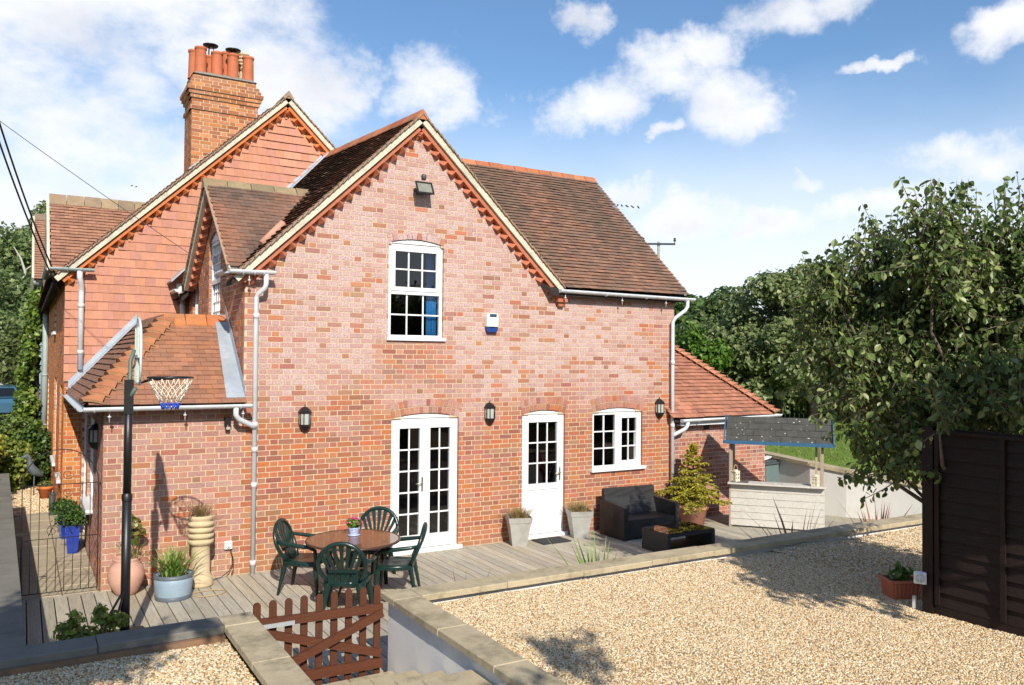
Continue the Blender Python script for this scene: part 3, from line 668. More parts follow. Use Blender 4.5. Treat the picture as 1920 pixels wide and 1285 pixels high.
# lean-to: front slope and hipped west slope
LE, LRZ = 2.33, 3.47
Sf = Vector((0, 1.35, LRZ-LE)); HX, HY = 3.12, 1.15
def row_lf(b):
    t = b/Sf.length; return (2.06 + (HX-2.06)*t, XM)
slope((0, -.2, LE), (1, 0, 0), Sf, Sf.length, row_lf, ROOF_O, gauge=.092, tone=mossy(2.2, .35, (.20, .11, .075), 12))
Sw = Vector((HX-2.06, 0, LRZ-LE))
def row_lw(b):
    t = b/Sw.length; return (-.2 + (HY+.2)*t, 4.47)
slope((2.06, 0, LE), (0, 1, 0), Sw, Sw.length, row_lw, [(.22, .115, .075), (.25, .12, .075), (.19, .105, .07), (.27, .135, .085)], gauge=.11, tone=mossy(1.5, .4, (.17, .10, .07), 14))
g = G(); g.prism([(2.1, -.14, LE-.0), (XM, -.14, LE), (XM, HY, LRZ-.02), (HX, HY, LRZ-.02)], (0, 0, -.08)); g.prism([(2.1, -.14, LE), (HX, HY, LRZ-.02), (HX, 4.48, LRZ-.02), (2.1, 4.48, LE)], (0, 0, -.08))
g.box(HX, XM, HY, 4.4, LRZ-.3, LRZ-.12); g.build('roof', M['under'], house)
# extension: hip roof
EZ = 1.90
def row_ext(b): return (XR-.2, 14.24 - b*.735)
slope((0, -.17, EZ), (1, 0, 0), Vector((0, 1, .9)), 2.6, row_ext, [(.42, .18, .11), (.38, .16, .10), (.44, .19, .115), (.34, .145, .095), (.40, .175, .115)], gauge=.1, tone=mossy(2, .25, (.25, .12, .085), 21))
def row_ext2(b): return (-.17+b*.735, 3.6)
slope((14.24, 0, EZ), (0, 1, 0), Vector((-1, 0, .9)), 2.6, row_ext2, ROOF_O, weight=0)
g = G(); g.prism([(11.6, -.12, EZ-.02), (14.2, -.12, EZ-.02), (12.3, 1.75, EZ+1.66), (11.6, 1.75, EZ+1.66)], (0, 0, -.07)); g.prism([(14.2, -.12, EZ-.02), (14.2, 3.5, EZ-.02), (12.3, 3.5, EZ+1.66), (12.3, 1.75, EZ+1.66)], (0, 0, -.07)); g.build('roof', M['under'], house)
# old house, west slope, raised a little behind the gable, and two cross gables facing west
slope((XO-.25, 5.0, 4.27), (0, 1, 0), Vector((1, 0, OS)), 5.35, lambda b: (0.0, 14.0), ROOF_A, tone=mossy(.8, .5, (.07, .055, .045), 25), weight=0, lift=.014, thick=.012)
def cross_gable(xv, yc, zr, half, ze, xr, w=None):
    S = Vector((0, half, zr-ze)); 
    def row(b):
        t = b/S.length; z = ze+(zr-ze)*t; return (xv, min(xr, XO + (z-4.62)/OS + .05))
    slope((0, yc-half, ze), (1, 0, 0), S, S.length, row, [(.36, .18, .115), (.32, .16, .105), (.39, .20, .13), (.29, .145, .10)], gauge=.1, tone=mossy(1.2, .3, (.2, .15, .1), 31), weight=w)
    g = G(); g.prism([(xv+.04, yc-half, ze-.03), (xv+.04, yc, zr-.03), (xr, yc, zr-.03), (xr, yc-half, ze-.03)], (0, 0, -.07)); g.prism([(xv+.04, yc+half, ze-.03), (xv+.04, yc, zr-.03), (xr, yc, zr-.03), (xr, yc+half, ze-.03)], (0, 0, -.07))
    g.prism([(xv+.2, yc-half+.1, ze-.1), (xv+.2, yc+half-.1, ze-.1), (xv+.2, yc, zr-.12)], (.1, 0, 0)); g.build('roof', M['under'], house)
    g = G()
    for sg in (-1, 1): g.bar((xv-.02, yc+sg*half, ze-.03), (xv-.02, yc, zr-.03), .05, .12)
    g.build('verge', M['verge'], house)
cross_gable(1.80, 8.15, 6.2, 1.65, 4.55, 3.6); cross_gable(1.60, 14.6, 6.75, 1.9, 4.9, 3.4, 0)

# ---- ridge tiles
def ridge(a, b, side1, side2, n, cols, r=.13, name='ridge_tile', gap=.012, h=.07):
    """angle ridge tiles: side1/side2 are the downhill directions of the slopes"""
    a, b = Vector(a), Vector(b); t = (b-a)/n; s1, s2 = Vector(side1).normalized(), Vector(side2).normalized(); up = Vector((0, 0, 1))
    for i in range(n):
        p = a + t*i + t.normalized()*gap/2; q = a + t*(i+1) - t.normalized()*gap/2; V = []
        k = rnd.uniform(.85, 1.15); c = rnd.choice(cols); jz = Vector((0, 0, rnd.uniform(-.004, .004)))
        for e_ in (p, q):
            e_ = e_ + jz
            V += [e_+s1*r+up*.022, e_+s1*r*.42+up*(h*.72), e_+up*(h*.86), e_+s2*r*.42+up*(h*.72), e_+s2*r+up*.022, e_+s2*r, e_+s1*r]
        F = [(0, 1, 8, 7), (1, 2, 9, 8), (2, 3, 10, 9), (3, 4, 11, 10), (4, 5, 12, 11), (6, 0, 7, 13), (0, 6, 5, 4, 3, 2, 1), (7, 8, 9, 10, 11, 12, 13)]
        me = npm = bpy.data.meshes.new(name); me.from_pydata(V, [], F)
        ca = me.color_attributes.new('Col', 'FLOAT_COLOR', 'POINT'); ca.data.foreach_set('color', np.tile(np.array([c[0]*k, c[1]*k, c[2]*k, 1], np.float32), len(V))); me.update()
        link(name, me, M['ridge'], house)
RO = [(.44, .15, .065), (.40, .13, .06), (.47, .17, .08)]; RB = [(.27, .19, .12), (.30, .21, .13), (.24, .17, .11)]
ridge((8.4, 2.76, 6.80), (11.9, 2.76, 6.80), (0, -1, -RW), (0, 1, -RW), 12, RO, r=.16)
ridge((GA[0], -.17, GA[1]+.03), (GA[0], 4.6, GA[1]+.03+.072*4.7), (-1, 0, -GS), (1, 0, -GS), 16, RO, r=.14)
ridge((3.76, DY, DZ+.03), (5.6, DY, DZ+.03), (0, -1, -DS), (0, 1, -DS), 5, [(.27, .21, .12), (.23, .17, .10), (.30, .21, .12)], r=.17)
ridge((HX-.02, HY, LRZ+.02), (XM, HY, LRZ+.02), (0, -1.35, -1.14), (0, 1, -.9), 3, [(.48, .17, .06), (.45, .155, .06)], r=.17)
ridge((HX, HY, LRZ+.02), (HX, 4.45, LRZ+.02), (-1, 0, -1.07), (1, 0, -.9), 9, [(.23, .12, .07), (.20, .10, .065)], r=.14)
ridge((1.80, 8.15, 6.24), (3.75, 8.15, 6.24), (0, -1, -1), (0, 1, -1), 6, RB, r=.22, h=.10); ridge((1.60, 14.6, 6.79), (3.4, 14.6, 6.79), (0, -1, -1), (0, 1, -1), 6, RB, r=.2)
ridge((OA[0], 4.3, OA[1]+.06), (OA[0], 20, OA[1]+.06), (-1, 0, -OS), (1, 0, -OS), 40, RB, r=.14)
# bonnet hip tiles
def bonnets(a, b, s1, s2, n, cols, w=.15, L=.17):
    a, b = Vector(a), Vector(b); t = (b-a).normalized(); s1, s2 = Vector(s1).normalized(), Vector(s2).normalized(); up = (t.cross(s1)).normalized()
    if up.z < 0: up = -up
    for i in range(n):
        p = a + (b-a)*i/n; V = []; c = rnd.choice(cols); k = rnd.uniform(.85, 1.15)
        for f, lift, ww in ((0, .075, 1.0), (1, .012, .75)):
            e_ = p + t*(L*f)
            for th in np.linspace(-1, 1, 7):
                sd = s1 if th < 0 else s2
                V.append(e_ + sd*(w*ww*abs(th)) + up*(lift*(1-th*th*.75) + .012))
        for th in np.linspace(-1, 1, 7):
            sd = s1 if th < 0 else s2; V.append(p + sd*(w*abs(th)) + up*(.05*(1-th*th) - .012))
        F = [(j, j+1, 8+j, 7+j) for j in range(6)] + [(14+j, 15+j, j+1, j) for j in range(6)]
        me = bpy.data.meshes.new('bonnet_tile'); me.from_pydata(V, [], F)
        cc = np.tile(np.array([c[0]*k, c[1]*k, c[2]*k, 1], np.float32), (21, 1)); cc[14:] = (.42, .30, .16, 1)
        ca = me.color_attributes.new('Col', 'FLOAT_COLOR', 'POINT'); ca.data.foreach_set('color', cc.ravel()); me.update()
        link('bonnet_tile', me, M['tile'], house)
bonnets((2.06, -.2, LE+.02), (HX, HY, LRZ+.02), (-.25, 1.0, .0), (1, -.25, 0), 14, [(.42, .17, .08), (.38, .15, .075)], w=.20)
bonnets((14.26, -.19, EZ+.02), (12.3, 1.77, EZ+1.78), (-1, -.2, 0), (.2, 1, 0), 24, [(.45, .19, .12), (.42, .17, .10)], w=.17)

# ---- verges with dentil courses
M['vtile'] = mat('verge_tile_edge', (.34, .215, .14), rough=.85, var=.25, scale=8)
def verge(fr, apex, end, d0=0.0, t0=.35, both=True, skip_to=None, toothmat='terra2', names=('verge', 'string_course', 'dentil_brick'), step=.19):
    """cream verge band, orange string course and projecting dentils down one slope of a gable; apex,end = (u,z)"""
    A, B_ = Vector(apex), Vector(end); L = (B_-A).length; t = (B_-A)/L; w = Vector((-t.y, t.x))
    if w.y > 0: w = -w
    def P(s, q, d): return fr.p(A.x + t.x*s + w.x*q, A.y + t.y*s + w.y*q, d)
    T = P(1, 0, 0)-P(0, 0, 0); Wv = P(0, 1, 0)-P(0, 0, 0)
    def strip(q0, q1, da, db, s0, s1, mt, nm):
        g = G(); g.obox(P((s0+s1)/2, (q0+q1)/2, (da+db)/2), T*(s1-s0)/2, Wv*(q1-q0)/2, fr.n*(db-da)/2); return g.build(nm, M[mt], house)
    k = .5*abs(t.x/t.y)*.0
    strip(-.005, .085, d0, d0+.145, -.0, L, 'verge', names[0]); strip(.085, .10, d0, d0+.06, .02, L-.02, 'under', 'shadow_strip'); strip(.10, .155, d0, d0+.10, .06, L-.06, 'terra' if toothmat == 'terra' else 'terra2', names[1])  # the dark strip paints in the shadow line below the cream band
    s = .20
    while s < L-.12:
        g = G(); h = .090; q0 = .156; d = .112
        V = [P(s-h, q0, d0-.01), P(s+h, q0, d0-.01), P(s, q0, d0+d), P(s-h*.95, q0+.075, d0-.01), P(s+h*.95, q0+.075, d0-.01), P(s, q0+.085, d0+d*.9)]
        g.add(V, [(0, 2, 1), (3, 4, 5), (0, 3, 5, 2), (1, 2, 5, 4), (0, 1, 4, 3)]); g.build(names[2], M[toothmat], house); s += step
    # tile edges over the verge
    n = int(L/.1)
    g = G()
    for i in range(n): 
        sm = i*.1+.05; g.obox(P(sm, -.018+rnd.uniform(-.004, .004), d0+.08), T*.062 + Wv*(.006), Wv*.009, fr.n*.10)
    g.build('verge_tiles', M['vtile'], house)
verge(FRONT, (GA[0], GA[1]), (3.80, GA[1]-GS*(GA[0]-3.80))); verge(FRONT, (GA[0], GA[1]), (9.16, GA[1]-GS*(9.16-GA[0])))
verge(OLD, (OA[0], OA[1]), (XO-.18, OA[1]-OS*(OA[0]-XO+.18)), d0=.03, toothmat='terra', step=.21); verge(OLD, (OA[0], OA[1]), (7.3, OA[1]-OS*(7.3-OA[0])), d0=.03, toothmat='terra', step=.21)
verge(SIDE, (DY, DZ), (yb, 4.16), d0=.02); verge(SIDE, (DY, DZ), (2*DY-yb, 4.16), d0=.02)
g = G()                                                                   # moulded kneelers at the gable feet
for x0, x1 in ((9.03, 9.26),): g.box(x0, x1, -.14, -.001, 3.98, 4.055); g.box(x0+.02, x1-.02, -.11, -.001, 3.90, 3.979); g.box(x0+.06, x1-.06, -.07, -.001, 3.83, 3.899)
g.build('kneeler', M['terra2'], house)

# ---- gutters and downpipes
def gutter(a, b, r=.055, mt='gutter', clips=(), ends=True):
    a, b = Vector(a), Vector(b); t = (b-a).normalized(); s = t.cross(Vector((0, 0, 1))).normalized(); up = Vector((0, 0, 1)); V = []; K = 9
    for p in (a, b):
        for rr in (r, r-.006):
            for k in range(K):
                th = math.pi + math.pi*k/(K-1); V.append(p + s*math.cos(th)*rr + up*math.sin(th)*rr)
    F = []
    for k in range(K-1): F += [(k, k+1, 2*K+k+1, 2*K+k), (K+k, 3*K+k, 3*K+k+1, K+k+1)]
    F += [(0, 2*K, 3*K, K), (K-1, 2*K-1, 4*K-1, 3*K-1)]
    g = G(); g.add(V, F, True)
    if ends:
        for p in (a, b): g.add([p + s*math.cos(math.pi+math.pi*k/8)*r + up*math.sin(math.pi+math.pi*k/8)*r for k in range(9)], [tuple(range(9))])
    o = g.build('gutter', M[mt], house)
    for f in clips:
        p = a+(b-a)*f; g = G()
        g.tube([p + s*math.cos(math.pi+math.pi*k/8)*(r+.004) + up*math.sin(math.pi+math.pi*k/8)*(r+.004) for k in range(9)], .012, 6); g.build('gutter_joint', M[mt], o)
    return o
def drop(a):
    """small screw hook hanging below the gutter"""
    a = Vector(a); g = G(); g.tube([a, a-Vector((0, 0, .16))], .006, 6); g.lathe([(.0, 0), (.022, .005), (.022, .018), (.0, .022)], a-Vector((0, 0, .10)), 8); return g
def pipe(pts, r=.034, mt='gutter', joints=()):
    g = G(); g.tube(pts, r, 12); o = g.build('downpipe', M[mt], house)
    for p in joints:
        g = G(); p = Vector(p); g.tube([p-Vector((0, 0, .035)), p+Vector((0, 0, .035))], r+.006, 12); g.build('pipe_collar', M[mt], o)
    return o
gut = gutter((9.02, -.20, 4.10), (12.0, -.20, 4.08), clips=(.32, .62, .93))
for x in (9.15, 10.35, 11.35): drop((x, -.17, 4.06)).build('gutter_bracket', M['gutter'], gut)
pipe([(11.84, -.20, 4.05), (11.84, -.20, 3.93), (11.80, -.19, 3.86), (11.64, -.10, 3.72), (11.60, -.075, 3.64), (11.60, -.075, .0)], joints=((11.6, -.075, 2.9), (11.6, -.075, 1.75), (11.6, -.075, .7)))
gut = gutter((3.72, -.20, 4.10), (4.33, -.20, 4.11), clips=(.3, .55, .75)); gutter((3.70, -.15, 4.10), (3.70, .26, 4.10), ends=False); gutter((3.70, 3.86, 4.12), (3.70, 4.42, 4.12))
drop((3.99, -.18, 4.06)).build('gutter_bracket', M['gutter'], gut)
pipe([(4.21, -.20, 4.08), (4.21, -.20, 3.93), (4.20, -.19, 3.88), (4.13, -.10, 3.80), (4.115, -.075, 3.75), (4.115, -.075, .0)], joints=((4.115, -.075, 3.5), (4.115, -.075, 2.02), (4.115, -.075, 1.68), (4.115, -.075, 1.2), (4.115, -.075, .15)))
gut = gutter((2.03, -.24, 2.30), (4.03, -.24, 2.31), clips=(.06, .93)); gutter((2.00, -.20, 2.30), (2.00, 4.45, 2.31), ends=False)
for x in (2.32, 3.2, 3.93): drop((x, -.2, 2.27)).build('gutter_bracket', M['gutter'], gut)
pipe([(3.83, -.24, 2.27), (3.83, -.23, 2.17), (3.87, -.21, 2.11), (4.05, -.11, 2.02), (4.115, -.08, 1.97)], r=.036)
gut = gutter((11.72, -.20, 1.86), (14.30, -.20, 1.90), clips=(.15, .85)); g = G(); g.box(11.74, 14.2, -.145, -.12, 1.745, 1.85); g.box(11.74, 14.2, -.12, -.003, 1.75, 1.76); g.build('fascia', M['gutter'], house)
pipe([(11.86, -.20, 1.82), (11.85, -.19, 1.74), (11.82, -.17, 1.69), (11.66, -.10, 1.60), (11.60, -.076, 1.56)], r=.036)
gutter((1.75, 4.30, 4.42), (2.42, 4.30, 4.43), mt='gutter_old', clips=(.4, .7)); gutter((1.72, 4.35, 4.42), (1.72, 6.4, 4.42), mt='gutter_old', ends=False)
pipe([(2.20, 4.30, 4.38), (2.20, 4.30, 4.27), (2.22, 4.32, 4.20), (2.235, 4.40, 4.10), (2.235, 4.41, 4.02), (2.235, 4.41, 2.70)], r=.045, mt='gutter', joints=((2.235, 4.41, 3.8), (2.235, 4.41, 3.0)))
pipe([(3.78, 4.28, 4.25), (3.80, 4.30, 4.1), (3.86, 4.4, 3.98), (3.87, 4.41, 3.90), (3.87, 4.41, 3.0)], r=.045, joints=((3.87, 4.41, 3.85), (3.87, 4.41, 3.62)))
pipe([(1.93, 15.0, 4.9), (1.93, 15.0, .2)], r=.075, mt='gutter_old', joints=((1.93, 15, 3.9), (1.93, 15, 2.4), (1.93, 15, 1.0))); pipe([(1.9, 22.0, 3.4), (1.9, 22.0, .4)], r=.09, mt='gutter_old')
gutter((1.6, 14.2, 4.95), (2.1, 14.2, 4.95), r=.13, mt='gutter_old')
# lead flashings
def lead(poly, d): g = G(); g.prism(poly, d); g.build('flashing', M['lead'], house)
lead([(XM-.25, -.16, LE+.055), (XM-.006, -.16, LE+.055), (XM-.006, HY+.05, LRZ+.08), (XM-.16, HY+.05, LRZ+.08)], (0, -.01, .012))
lead([(XM-.007, -.16, LE+.05), (XM-.007, HY, LRZ+.06), (XM-.007, HY, LRZ+.22), (XM-.007, -.16, LE+.20)], (-.004, 0, 0))
lead([(2.06, 4.455, LE+.03), (HX, 4.455, LRZ+.06), (HX, 4.455, LRZ+.22), (2.06, 4.455, LE+.18)], (0, -.012, 0)); lead([(2.08, 4.45, LE+.05), (HX, 4.45, LRZ+.07), (HX, 4.25, LRZ+.07), (2.08, 4.25, LE+.05)], (-.02, 0, .02))
zf = lambda x: GA[1]-GS*(GA[0]-x) + .072*4.58*(x-3.74)/2.79
lead([(5.1, 4.47, zf(5.1)+.03), (6.5, 4.47, zf(6.5)+.03), (6.5, 4.47, zf(6.5)+.12), (5.1, 4.47, zf(5.1)+.18)], (0, -.012, 0)); lead([(5.1, 4.46, zf(5.1)+.05), (6.5, 4.46, zf(6.5)+.05), (6.5, 4.2, zf(6.5)+.05), (5.1, 4.2, zf(5.1)+.05)], (-.02, 0, .02))
lead([(3.62, 4.45, 4.25), (3.98, 4.45, 4.62), (3.98, 4.0, 4.62), (3.62, 4.0, 4.25)], (-.02, 0, .02))
g = G(); zg = lambda x: GA[1]-GS*(GA[0]-x)
a_, b_ = Vector((4.30, .45, zg(4.30)+.07)), Vector((4.62, .50, zg(4.62)+.10)); g.tube([a_, b_], .055, 10); g.build('loose_ridge_tile', mat('pale_clay', (.52, .27, .19), rough=.8), house)

# ---- chimney stack
CX0, CX1, CY0, CY1 = 4.13, 5.40, 5.4, 6.2; CDZ = -.225
chim = empty('chimney', (0, 0, 0), parent=house)
def chd(z):
    z -= CDZ
    for a, b, d in ((7.98, 8.06, .03), (8.20, 8.28, .03), (8.28, 8.355, .06), (8.355, 8.43, .09), (8.43, 8.51, .05), (8.51, 8.58, .02), (8.58, 8.66, -.01), (8.66, 8.8, -.05)):
        if a <= z < b: return d
    return 0.0
CP = [(.46, .17, .05), (.40, .13, .045), (.50, .20, .07), (.34, .12, .05), (.42, .18, .09)]
def ccol(x, z):
    c = rnd.choice(CP); k = rnd.uniform(.75, 1.15)
    if z > 8.0: c = lerp(c, (.22, .17, .10), .4*rnd.random()*min(1, (z-8.1)/.3))
    return (c[0]*k, c[1]*k, c[2]*k, 1-rnd.uniform(0, .15))
for fr_, L_ in ((Fr((CX0, CY0, 0), (1, 0, 0), (0, -1, 0)), CX1-CX0), (Fr((CX0, CY1, 0), (0, -1, 0), (-1, 0, 0)), CY1-CY0)):
    brick_wall(fr_, 6.2+CDZ, 8.75+CDZ, lambda z, L_=L_: [(-max(chd(z), -.2), L_+chd(z))], [], ccol, weight=0, thick=.3, dfn=chd, parent=chim, mname='stack')
g = G(); g.box(CX0+.1, CX1-.05, CY0+.1, CY1-.05, 6.0, 8.70+CDZ); g.build('stack_core', M['mortar'], chim)
g = G(); g.prism([(CX0-.04, CY0-.012, 6.42), (CX0+1.2, CY0-.012, 7.57), (CX0+1.2, CY0-.012, 7.70), (CX0-.04, CY0-.012, 6.60)], (0, -.01, 0)); g.build('flashing', M['lead'], chim)
g = G()
V = [(CX0+.02, CY0+.02, 8.72+CDZ), (CX1-.02, CY0+.02, 8.72+CDZ), (CX1-.02, CY1-.02, 8.72+CDZ), (CX0+.02, CY1-.02, 8.72+CDZ), (CX0+.12, CY0+.12, 8.80+CDZ), (CX1-.12, CY0+.12, 8.80+CDZ), (CX1-.12, CY1-.12, 8.80+CDZ), (CX0+.12, CY1-.12, 8.80+CDZ)]
g.add(V, [(0, 1, 5, 4), (1, 2, 6, 5), (2, 3, 7, 6), (3, 0, 4, 7), (4, 5, 6, 7)]); g.build('flaunching', M['stonegrey'], chim)
M['pot'] = mat('chimney_pot_clay', (.45, .135, .06), rough=.7, var=.18, scale=6, bump=.2, spec=.3)
M['cream'] = mat('cream_clay', (.56, .45, .28), rough=.75, var=.12, scale=7, bump=.2, stain=(.42, .32, .17), stain_amt=.4, stain_scale=4)
def pot(x, y, h, r=.115, cowl=0):
    g = G(); g.lathe([(r*1.08, 0), (r, .05), (r*.93, h-.08), (r*.93, h-.05), (r*1.04, h-.04), (r*1.04, h), (r*.85, h), (r*.82, h-.2)], (x, y, 8.76+CDZ), 18); o = g.build('chimney_pot', M['pot'], chim)
    if cowl:
        g = G(); g.lathe([(0, 0), (.14, .01), (.155, .035), (.10, .055), (0, .06)], (x, y, 8.76+CDZ+h+cowl), 16)
        for k in range(3): th = k*2.1; g.tube([(x+.08*math.cos(th), y+.08*math.sin(th), 8.76+CDZ+h-.02), (x+.05*math.cos(th), y+.05*math.sin(th), 8.76+CDZ+h+cowl+.02)], .008, 5)
        g.build('cowl', M['black'], o)
for x, h, c in ((4.32, .54, 0), (4.63, .50, 0), (4.94, .52, .06), (5.24, .52, 0)): pot(x, CY0+.22, h, cowl=c)
for x, h, c in ((4.26, .58, 0), (4.57, .52, .20), (4.90, .66, 0)): pot(x, CY1-.22, h, cowl=c)
g = G(); prof = [(.10, 0), (.085, .3), (.085, .34)]
for k in range(4): prof += [(.135, .36+k*.075), (.135, .40+k*.075), (.09, .405+k*.075), (.09, .43+k*.075)]
g.lathe([(r_*.95, z_) for r_, z_ in prof]+[(.13, .66), (.12, .70), (.0, .71)], (5.22, CY1-.22, 8.76+CDZ), 18); g.build('chimney_pot', M['cream'], chim)
# flue of twin buff pot, dark vents in the walls, meter boxes
g = G(); FRONT.bx(g, 12.48, 12.61, 1.63, 1.77, -.06, -.036)
for k in range(5): FRONT.bx(g, 12.48, 12.61, 1.64+k*.027, 1.652+k*.027, -.04, -.032)
g.build('air_vent', M['black'], house)
g = G(); OWEST.bx(g, 1.6, 1.85, 2.95, 3.15, -.02, .004); g.build('air_vent', M['black'], house)
BR.build('brick', house, M['brick1'], M['brick'], 'brickwork'); TL.build('roof_tile', house, M['tile1'], M['tile'], 'roof_tiling'); WT.build('hung_tile', house, M['wtile1'], M['wtile'], 'tile_hanging')
# ================================================================== GROUND, DECK, TERRACES
def sheet(name, poly, z, mt, kind='structure', parent=None):
    me = bpy.data.meshes.new(name); me.from_pydata([(x, y, z) for x, y in poly], [], [tuple(range(len(poly)))]); me.update()
    o = link(name, me, M[mt], parent)
    if kind: o['kind'] = kind
    return o
sheet('ground', [(-400, -300), (500, -300), (500, 700), (-400, 700)], -.25, 'field')
# deck: separate grooved boards running away from the house
deck = empty('deck', (0, 0, 0), kind='structure')
M['deckbase'] = M['soil']
sheet('deck_shadow_bed', [(1.2, -5.2), (15.3, -5.2), (15.3, .0), (1.2, .0)], -.20, 'soil', None, deck)
BW, PITCHB = .132, .1443
def board_mesh(x0, y0, y1, col):
    """one board with shallow ridges along its length"""
    n = 7; V = []; 
    P = [(0, -.028), (0, -.003), (.004, 0)]
    for i in range(1, 9):
        x = .004 + (BW-.008)*i/9; P += [(x-.0025, 0), (x, -.0028), (x+.0025, 0)]
    P += [(BW-.004, 0), (BW, -.003), (BW, -.028)]
    V = [(x0+a, y0, b) for a, b in P] + [(x0+a, y1, b) for a, b in P]; k = len(P)
    F = [(i, i+1, k+i+1, k+i) for i in range(k-1)] + [tuple(range(k)), tuple(reversed(range(k, 2*k)))]
    me = bpy.data.meshes.new('deck_board'); me.from_pydata(V, [], F); me.update(); return me
x = 1.478 - PITCHB*.0; i = 0
xs = []
while x > 1.43: x -= PITCHB
x += PITCHB*.0
while x < 15.15:
    ya, yb_ = -4.42, -.012
    if x < XL-.1: yb_ = .02
    if x > XR: yb_ = -.0
    o = link('deck_board', board_mesh(x, ya, yb_ - rnd.uniform(0, .01), None), M['deck'], deck); k = rnd.uniform(.80, 1.12); wv = rnd.uniform(0, .3)
    c = lerp((.455, .405, .315), (.41, .38, .315), rnd.random()); sh = 1.0
    o.color = (c[0]*k*sh, c[1]*k*sh, c[2]*k*sh, 1); x += PITCHB; i += 1
# west path: slabs, then gravel
path = sheet('path', [(1.3, .02), (2.35, .02), (2.35, 7.0), (1.3, 7.0)], -.035, 'paving')
y = .04
while y < 6.2:
    for x0, x1 in ((1.43, 1.85), (1.86, 2.26)):
        g = G(); g.cbox(x0, x1, y, y+.435, -.034, .0+rnd.uniform(-.004, .004), .004); g.build('paving_slab', M['paving'], path)
    y += .445
# retaining walls and copings
def wallthing(name, label): return empty(name, (0, 0, 0), 0, label, 'wall')
ZC = .80; CT = .055
def coping(parent, pts, n, axis, mt='stone', w=.28):
    """slabs along a straight run from (x0,y0) in n pieces"""
    pass
rw = wallthing('terrace_wall', 'cream rendered retaining wall with stone coping around the wide gravel terrace')
g = G(); g.box(4.285, 12.45, -4.62, -4.45, -.15, ZC-CT); g.box(4.285, 4.46, -9.5, -4.62, -.15, ZC-CT); g.build('rendered_wall', M['whiterender'], rw)
def slab(parent, x0, x1, y0, y1, z=ZC, t=CT, mt='stone', dz=None):
    g = G(); d = rnd.uniform(-.003, .003) if dz is None else dz; g.cbox(x0, x1, y0, y1, z-t+d, z+d, .007); o = g.build('coping_slab', M[mt], parent); return o
slab(rw, 4.235, 4.505, -4.69, -4.40)
x = 4.51
while x < 12.3: slab(rw, x, x+.893, -4.69, -4.405+rnd.uniform(-.004, .004)); x += .897
y = -4.695
while y > -9.3: slab(rw, 4.235+rnd.uniform(-.004, .004), 4.505, y-.893, y); y -= .897
lwall = wallthing('left_terrace_wall', 'weathered retaining wall with grey coping left of the picket gate')
lwall.name = 'terrace_wall'
g = G(); g.box(.1, 2.99, -4.62, -4.47, -.15, ZC-CT); g.box(2.85, 2.99, -9.5, -4.62, -.15, ZC-CT); g.build('rendered_wall', M['stonegrey'], lwall)
x = 3.07
slab(lwall, 2.80, 3.07, -4.70, -4.42)
x = 2.795
while x > .2: slab(lwall, x-.893, x, -4.70, -4.42+rnd.uniform(-.004, .004), mt='stonegrey'); x -= .897
y = -4.705
while y > -9.3: slab(lwall, 2.80, 3.07+rnd.uniform(-.003, .003), y-.893, y); y -= .897
g = G(); g.box(.5, 2.79, -4.755, -4.70, .55, ZC-CT-.002); gb = g.build('edging_board', mat('orange_brick_edge', (.22, .125, .07), rough=.9, stain=(.13, .115, .09), stain_amt=.9, stain_scale=2.5, var=.3, scale=7, bump=.4), lwall)
sw = wallthing('side_wall', 'low grey concrete wall along the path left of the iron gate')
g = G(); g.add([(.3, -4.43, ZC), (1.445, -4.43, ZC), (1.21, 6.0, ZC), (.3, 6.0, ZC), (.3, -4.43, -.2), (1.445, -4.43, -.2), (1.21, 6.0, -.2), (.3, 6.0, -.2)], [(0, 1, 2, 3), (0, 4, 5, 1), (1, 5, 6, 2), (2, 6, 7, 3), (3, 7, 4, 0)]); g.build('wall_body', M['stonegrey'], sw)
# steps up through the gap
st = empty('steps', (0, 0, 0), kind='structure')
for k in range(4):
    z = (.15, .32, .48, .65)[k]; y1 = -4.62-.50*k
    g = G(); g.box(3.0, 4.284, -9.0, y1-.012, z-.22, z-.052); g.build('riser', M['stonegrey'], st)
    xs_ = [3.02, 3.44, 3.86, 4.27]
    for a, b in zip(xs_[:-1], xs_[1:]):
        g = G(); g.cbox(a+.004, b-.004, y1-.53, y1+.02, z-.05, z+rnd.uniform(-.003, .003), .008); g.build('step_slab', M['stone'], st)
# gravel terraces
sheet('gravel_bed', [(4.45, -4.6), (8.9, -4.6), (12.6, -4.6), (12.6, -20), (4.45, -20)], .675, 'gravelbed'); sheet('gravel_bed', [(-3, -4.7), (2.86, -4.7), (2.86, -20), (-3, -20)], .668, 'gravelbed')
sheet('landing', [(2.99, -6.65), (4.30, -6.65), (4.30, -20), (2.99, -20)], .74, 'paving')
M['pebble'] = mat('pebble', [(.68, .53, .33), (.52, .34, .15), (.80, .70, .52), (.42, .26, .11), (.74, .59, .38), (.60, .50, .36), (.86, .78, .60), (.32, .16, .06), (.64, .47, .24), (.30, .25, .19)], src='rand', rough=.75, var=.15, scale=60, fine=200, fvar=.1, bump=0, spec=.25)
peb = bpy.data.collections.new('pebble_shapes')
import bmesh
for k in range(5):
    bm = bmesh.new(); bmesh.ops.create_icosphere(bm, subdivisions=1, radius=1.0)
    sx_, sy_, sz_ = rnd.uniform(.75, 1.25), rnd.uniform(.6, .9), rnd.uniform(.35, .6)
    for v in bm.verts: v.co = Vector((v.co.x*sx_, v.co.y*sy_, v.co.z*sz_))*rnd.uniform(.82, 1.12)
    me = bpy.data.meshes.new('pebble'); bm.to_mesh(me); bm.free(); me.materials.append(M['pebble']); me.polygons.foreach_set('use_smooth', [True]*len(me.polygons))
    ob = bpy.data.objects.new('pebble_shape', me); peb.objects.link(ob)
